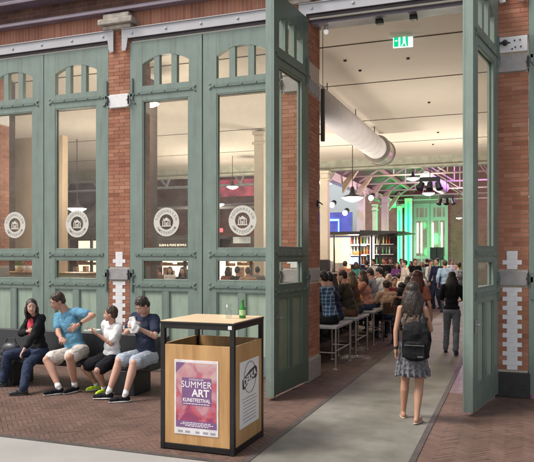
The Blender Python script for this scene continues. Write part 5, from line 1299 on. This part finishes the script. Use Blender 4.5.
# ================================================================== stools and people at the counter
def stool_bench(x, y, label, L=1.18, wdt=.40, h=.72):
    o = empty('bar_stool_bench', (x, y, 0), label, 'bar bench', 'grey topped bar benches')
    MB().box(-wdt/2, wdt/2, 0, L, h-.045, h).build('seat', mat('grey_laminate', (.34, .345, .36), rough=.35, var=.06), o, bevel=.006)
    for i, (a, c) in enumerate(((-wdt/2+.03, .06), (wdt/2-.03, .06), (-wdt/2+.03, L-.10), (wdt/2-.03, L-.10))):
        b = MB(); b.cyl((a, c, .012), (a, c, h-.046), .017, .017, 10); b.cyl((a, c, 0), (a, c, .012), .05, .045, 12); b.build('leg', M_steel, o)
    b = MB()
    for yy in (.06, L-.10): b.cyl((-wdt/2+.03, yy, .27), (wdt/2-.03, yy, .27), .012, .012, 8)
    b.cyl((wdt/2-.03, .06, .30), (wdt/2-.03, L-.10, .30), .012, .012, 8)
    b.build('foot_rail', M_steel, o); return o
for i, yy in enumerate((10.75, 12.25, 13.95, 15.6)):
    stool_bench(-2.98, yy, ['nearest grey topped steel bar bench, under the plaid shirt man', 'second grey topped bar bench, under the man in dark olive', 'third grey topped bar bench deeper in the hall', 'fourth grey topped bar bench deep in the hall'][i])
ct = empty('bar_counter', (-3.75, 10.75, 0), 'dark wooden high counter the people on the bar benches lean on', 'counter')
MB().box(-.24, .24, 0, 6.6, 1.0, 1.05).build('counter_top', mat('counter_wood', (.22, .13, .08), rough=.4, var=.2, scale=5), ct, bevel=.008)
MB().box(-.22, -.16, .05, 6.5, 0, .999).build('front_board', M_black, ct)
def cup(x, y, z, label, c):
    o = MB().lathe([(.03, 0), (.036, .12), (.034, .12), (.001, .012)], n=14).build('drinking_glass', c, None, smooth=True); o.location = (x, y, z); tag(o, label, 'glass', 'drinks on the counters'); return o
cup(-3.68, 10.95, 1.051, 'amber drink on the counter before the plaid shirt man', mat('amber_drink', (.55, .28, .05), rough=.15))
cup(-3.66, 12.0, 1.051, 'red drink on the counter before the navy hoodie', mat('red_drink', (.45, .05, .04), rough=.15))
TOPS = dict(sleeve=1.8, g=.016, folds=8)
def barman(y, x, face, label, H, tm, hair, lean=12, bot=C_jean, sleeve=1.75, fem=False, tone='fair', look=None, vox=.011, nm='shirt'):
    pel = V((x, y, .82)); f = V((-math.sin(R(face)), math.cos(R(face)), 0)); r_ = V((f.y, -f.x, 0))
    sc_ = H/1.75
    return person(label, (x, y, 0), H=H, face=face, pelvis=pel, sit=True, lean=lean, fem=fem,
        feet={k: pel+f*.40+r_*k*.11+V((0, 0, -.45)) for k in (-1, 1)}, hands={k: pel+f*.52+r_*k*.12+V((0, 0, .29)) for k in (-1, 1)},
        elbows={k: (-f*.2-UP+r_*k*.5) for k in (-1, 1)}, kneepole={k: f+UP*.8 for k in (-1, 1)}, look=look if look is not None else f-UP*.15, tone=tone, hair=hair,
        top=dict(m=tm, sleeve=sleeve, g=.018, folds=8, name=nm), bottom=dict(m=bot, type='trousers', g=.018), shoes=SHD, vox=vox)
barman(11.15, -2.98, 72, 'man in blue plaid shirt sitting with his back turned on the nearest bar bench', 1.76, plaid(), ('short', 'black'), lean=14, bot=C_black, sleeve=1.5, look=(-.9, .45, -.1))
barman(11.85, -3.05, 80, 'person in deep navy hoodie sitting between plaid shirt and olive jacket', 1.70, C_dnavy, ('short', 'black'), lean=16, nm='hoodie', look=(-1, .1, -.1))
barman(12.75, -2.98, 84, 'man in dark olive jacket sitting on the second bar bench', 1.76, C_olive, ('short', 'dark'), lean=18, nm='jacket', bot=C_brown, look=(-1, -.1, -.15))
barman(13.35, -3.0, 90, 'long haired person in brown sitting right behind the olive jacket', 1.66, C_brown, ('long', 'ash'), fem=True, lean=12, nm='jumper', vox=.013)
barman(14.35, -2.98, 95, 'person in a coral top on the third bar bench', 1.66, cloth('salmon', (.50, .22, .16)), ('long', 'brown'), fem=True, lean=12, vox=.014, nm='top')
barman(15.2, -3.0, 85, 'person in grey jumper at the far end of the third bar bench', 1.70, C_grey, ('short', 'dark'), lean=12, vox=.014, nm='jumper')
barman(16.2, -3.0, 85, 'person in white shirt on the fourth bar bench', 1.72, C_white, ('short', 'black'), lean=10, vox=.015)

def chair(x, y, rz, label):
    o = empty('cafe_chair', (x, y, 0), label, 'chair', 'dark cafe chairs of the hall', R(rz))
    MB().box(-.2, .2, -.2, .2, .43, .46).build('seat', mat('chair_wood', (.09, .05, .03), rough=.4), o, bevel=.01)
    b = MB(); b.box(-.19, .19, -.215, -.19, .62, .86); b.build('backrest', MATS['chair_wood'], o, bevel=.01)
    for sx in (-.18, .18):
        for sy in (-.19, .17): MB().cyl((sx, sy, 0), (sx*.95, sy, .43 if sy > 0 else .84), .012, .012, 8).build('leg', M_iron, o)
    return o
def table(x, y, label, r=.38):
    o = empty('round_table', (x, y, 0), label, 'table', 'small round tables of the hall')
    MB().lathe([(r, .71), (r+.01, .73), (r, .75)], n=28).build('table_top', mat('table_wood', (.30, .18, .10), rough=.35, var=.15), o)
    MB().cyl((0, 0, .02), (0, 0, .71), .03, .03, 10).build('pillar', M_iron, o); MB().lathe([(.22, 0), (.22, .015), (.04, .03)], n=24).build('foot', M_iron, o)
    return o
def sitter(px, Y, face, label, tm, hair, H=1.7, fem=False, tone='fair', sleeve=.6, bot=C_jean, vox=.014, lean=5, nm='shirt', chair_label=None, tank=False):
    x = at(px, Y)[0]
    f = V((-math.sin(R(face)), math.cos(R(face)), 0)); r2 = V((f.y, -f.x, 0)); pel = V((x, Y, .54))
    person(label, (x, Y, 0), H=H, face=face, pelvis=pel, sit=True, lean=lean, fem=fem, hands={k: pel+f*.46+r2*k*.14+V((0, 0, .22)) for k in (-1, 1)}, tone=tone, hair=hair,
        top=dict(m=tm, sleeve=sleeve, g=.016, folds=6, name=nm, tank=tank), bottom=dict(m=bot, type='trousers', g=.018), shoes=SHD, vox=vox)
    if chair_label: chair(x, Y, face, chair_label)
def stander(px, Y, face, label, tm, hair, H=1.75, fem=False, tone='fair', sleeve=.6, bot=C_jean, vox=.016, nm='shirt', tank=False, **kw):
    x = at(px, Y)[0]
    person(label, (x, Y, 0), H=H, face=face, fem=fem, tone=tone, hair=hair, top=dict(m=tm, sleeve=sleeve, g=.016, folds=5, name=nm, tank=tank), bottom=dict(m=bot, type='trousers', g=.014), shoes=SHD, vox=vox, **kw)
sitter(388, 15.0, 30, 'person in tan t-shirt sitting on a chair with back turned', C_tan, ('short', 'brown'), H=1.74, lean=10, vox=.011, tone='mid', chair_label='dark chair under the person in tan t-shirt')
sitter(402, 14.2, 15, 'woman in black tank top sitting left of the walking woman', C_black, ('bob', 'black'), fem=True, tone='tan', H=1.70, vox=.011, tank=True, sleeve=0, nm='tank_top', chair_label='dark chair under the woman in black tank top')
sitter(383, 18.0, 100, 'blond person in beige sitting beyond the tan t-shirt', cloth('beige', (.45, .36, .24)), ('long', 'blond'), fem=True, chair_label='dark chair under the blond person in beige')
sitter(377, 17.0, 170, 'man facing the camera in brown shirt at the table edge', C_brown, ('short', 'brown'), tone='mid', chair_label='dark chair under the man in brown shirt')
sitter(394, 17.6, 200, 'person in maroon shirt facing the camera near the tan t-shirt', cloth('maroon', (.16, .03, .04)), ('short', 'dark'), chair_label='dark chair under the person in maroon shirt')
table(at(389, 16.5)[0], 16.5, 'small round table before the person in tan t-shirt')
table(at(381, 20.0)[0], 20.0, 'small round table deeper left, between seated guests')
sitter(372, 20.0, 240, 'person in mustard jumper sitting at the deeper round table', cloth('mustard', (.45, .27, .06)), ('bob', 'brown'), fem=True, sleeve=1.8, chair_label='dark chair under the person in mustard jumper')
sitter(390, 20.8, 150, 'grey haired man in black shirt at the deeper round table', C_black, ('short', 'grey'), chair_label='dark chair under the grey haired man')
sitter(407, 19.0, 340, 'person in white blouse seated with back turned beyond the tank top woman', C_white, ('long', 'brown'), fem=True, chair_label='dark chair under the person in white blouse')
stander(437, 24.5, 150, 'man in dark navy suit standing by the path', C_dnavy, ('short', 'dark'), H=1.82, sleeve=1.85, bot=C_dnavy, nm='jacket')
stander(430.5, 25.5, 240, 'man in white shirt talking to the navy suit man', C_white, ('short', 'brown'), H=1.78, sleeve=1.6, nm='shirt')
stander(445, 23.0, 20, 'man in light blue shirt standing right of the navy suit', cloth('sky', (.30, .42, .58)), ('short', 'brown'), H=1.76, sleeve=1.6)
stander(458.5, 22.0, 70, 'man in grey shirt standing close to the right open leaf', C_grey, ('short', 'dark'), H=1.72, sleeve=.6)
stander(415, 26.5, 210, 'man in black shirt standing before the green glow', C_black, ('short', 'brown'), H=1.80)
stander(405, 23.5, 120, 'man in cream shirt standing left of the black shirt man', C_cream, ('short', 'dark'), H=1.76, sleeve=1.7)
stander(397, 25.0, 200, 'woman in purple dress standing among the crowd', cloth('purple', (.16, .06, .20)), ('long', 'dark'), fem=True, H=1.68)
stander(384, 25.5, 170, 'man in black t-shirt standing at the bar front', C_black, ('short', 'brown'), H=1.84, tone='mid')
stander(390.5, 26.3, 190, 'man in charcoal shirt standing right of the bar front', cloth('charcoal', (.04, .04, .045)), ('short', 'black'), H=1.84, tone='mid')
stander(373.5, 26.2, 150, 'bartender in white shirt behind the crowd at the bar', C_white, ('short', 'black'), H=1.78)
stander(366.5, 24.5, 30, 'person in dark jacket with back turned at the bar', C_dnavy, ('short', 'black'), H=1.74, sleeve=1.8)
stander(356, 24.0, 330, 'woman in teal top at the bar, behind the olive jacket', cloth('teal', (.04, .22, .22)), ('bob', 'brown'), fem=True, H=1.68)
stander(345, 23.0, 350, 'man in rust shirt at the bar behind the navy hoodie', cloth('rust2', (.32, .10, .05)), ('short', 'black'), H=1.72)
stander(422, 29.5, 180, 'woman in mint blouse standing under the far door front', cloth('mint', (.30, .50, .40)), ('long', 'blond'), fem=True, H=1.66, vox=.02)
stander(427, 33, 0, 'man in black standing before the far stage', C_black, ('short', 'black'), H=1.78, vox=.02)
stander(452, 31, 200, 'man in white t-shirt far behind, right of the speakers', C_white, ('short', 'dark'), H=1.76, vox=.02)
stander(411, 33, 140, 'woman in red far behind before the green pillar', cloth('red', (.5, .05, .05)), ('long', 'dark'), fem=True, H=1.66, vox=.02)
stander(401, 31.5, 220, 'man in grey t-shirt far behind near the green strip', cloth('greyt', (.3, .3, .3)), ('short', 'brown'), H=1.78, vox=.02)
stander(393, 33, 190, 'woman in yellow far behind left of the green strip', cloth('yellow', (.6, .45, .1)), ('bob', 'dark'), fem=True, H=1.64, vox=.02)
# people seen through the low panes
stander(159.5, 16.5, 100, 'man in brown behind the low pane, left edge of the teenager door', C_brown, ('short', 'brown'), H=1.62, tone='mid', vox=.014)
stander(170, 17.5, 200, 'woman in white behind the low pane of the teenager door, middle head', C_white, ('bob', 'dark'), fem=True, H=1.58, vox=.014)
stander(183, 15.0, 190, 'dark haired woman behind the low pane right of the middle head', C_navy, ('long', 'black'), fem=True, H=1.62, vox=.014)
stander(228, 17.0, 30, 'person in rust top behind the low pane above the bin, leftmost head', MATS['cloth_rust'], ('bob', 'brown'), fem=True, H=1.60, tone='mid', vox=.014)
stander(237.5, 16.0, 340, 'dark haired man behind the low pane above the beer bottle', C_black, ('short', 'black'), H=1.62, vox=.014)
stander(248, 15.5, 20, 'brown haired man in tan behind the low pane above the bin', C_tan, ('short', 'brown'), H=1.62, vox=.014)
stander(257.5, 17.5, 10, 'dark haired person behind the low pane next to the open leaf', C_grey, ('short', 'dark'), H=1.60, vox=.014)

i_ = 0
for px, Y, fc, lab, cm, hr, fm in ((368, 21.5, 60, 'person in green jumper seated deep left in the crowd', cloth('forest', (.05, .13, .06)), ('short', 'brown'), False), (379, 22.8, 130, 'woman in pink top seated deep in the crowd', cloth('pink', (.55, .20, .25)), ('long', 'blond'), True),
        (398.5, 21.8, 20, 'man in pale t-shirt seated with back turned in mid crowd', C_cream, ('short', 'dark'), False), (413, 22.4, 80, 'woman in dark green seated close to the path edge', cloth('dgreen', (.02, .06, .04)), ('long', 'dark'), True),
        (403, 26.8, 190, 'man in plain brown shirt seated far in the crowd', C_brown, ('short', 'brown'), False), (362, 19.0, 80, 'person in orange top seated left of the round tables', cloth('orange', (.55, .22, .06)), ('short', 'dark'), False),
        (386.5, 23.8, 10, 'man in grey hoodie seated mid crowd', C_grey, ('short', 'black'), False), (420, 24.5, 350, 'woman in white cardigan seated by the path', C_white, ('bob', 'brown'), True)):
    sitter(px, Y, fc, lab, cm, hr, fem=fm, sleeve=1.6, vox=.018, chair_label='dark chair under the '+lab.split(' seated')[0])

for i, (px, Y, lab) in enumerate(((388.5, 16.5, 'beer glass on the small table before the person in tan t-shirt'), (380.5, 20.0, 'beer glass on the deeper round table'))):
    cup(at(px, Y)[0], Y, .751, lab, MATS['amber_drink'])
for i, (dy, lab) in enumerate(((2.2, 'white plate on the dark counter before the olive jacket man'), (3.6, 'white plate further along the dark counter'))):
    o = MB().lathe([(.07, 0), (.12, .015), (.118, .018), (.001, .006)], n=20).build('plate', M_white, None, smooth=True); o.location = (-3.7, 10.75+dy, 1.051); tag(o, lab, 'plate')
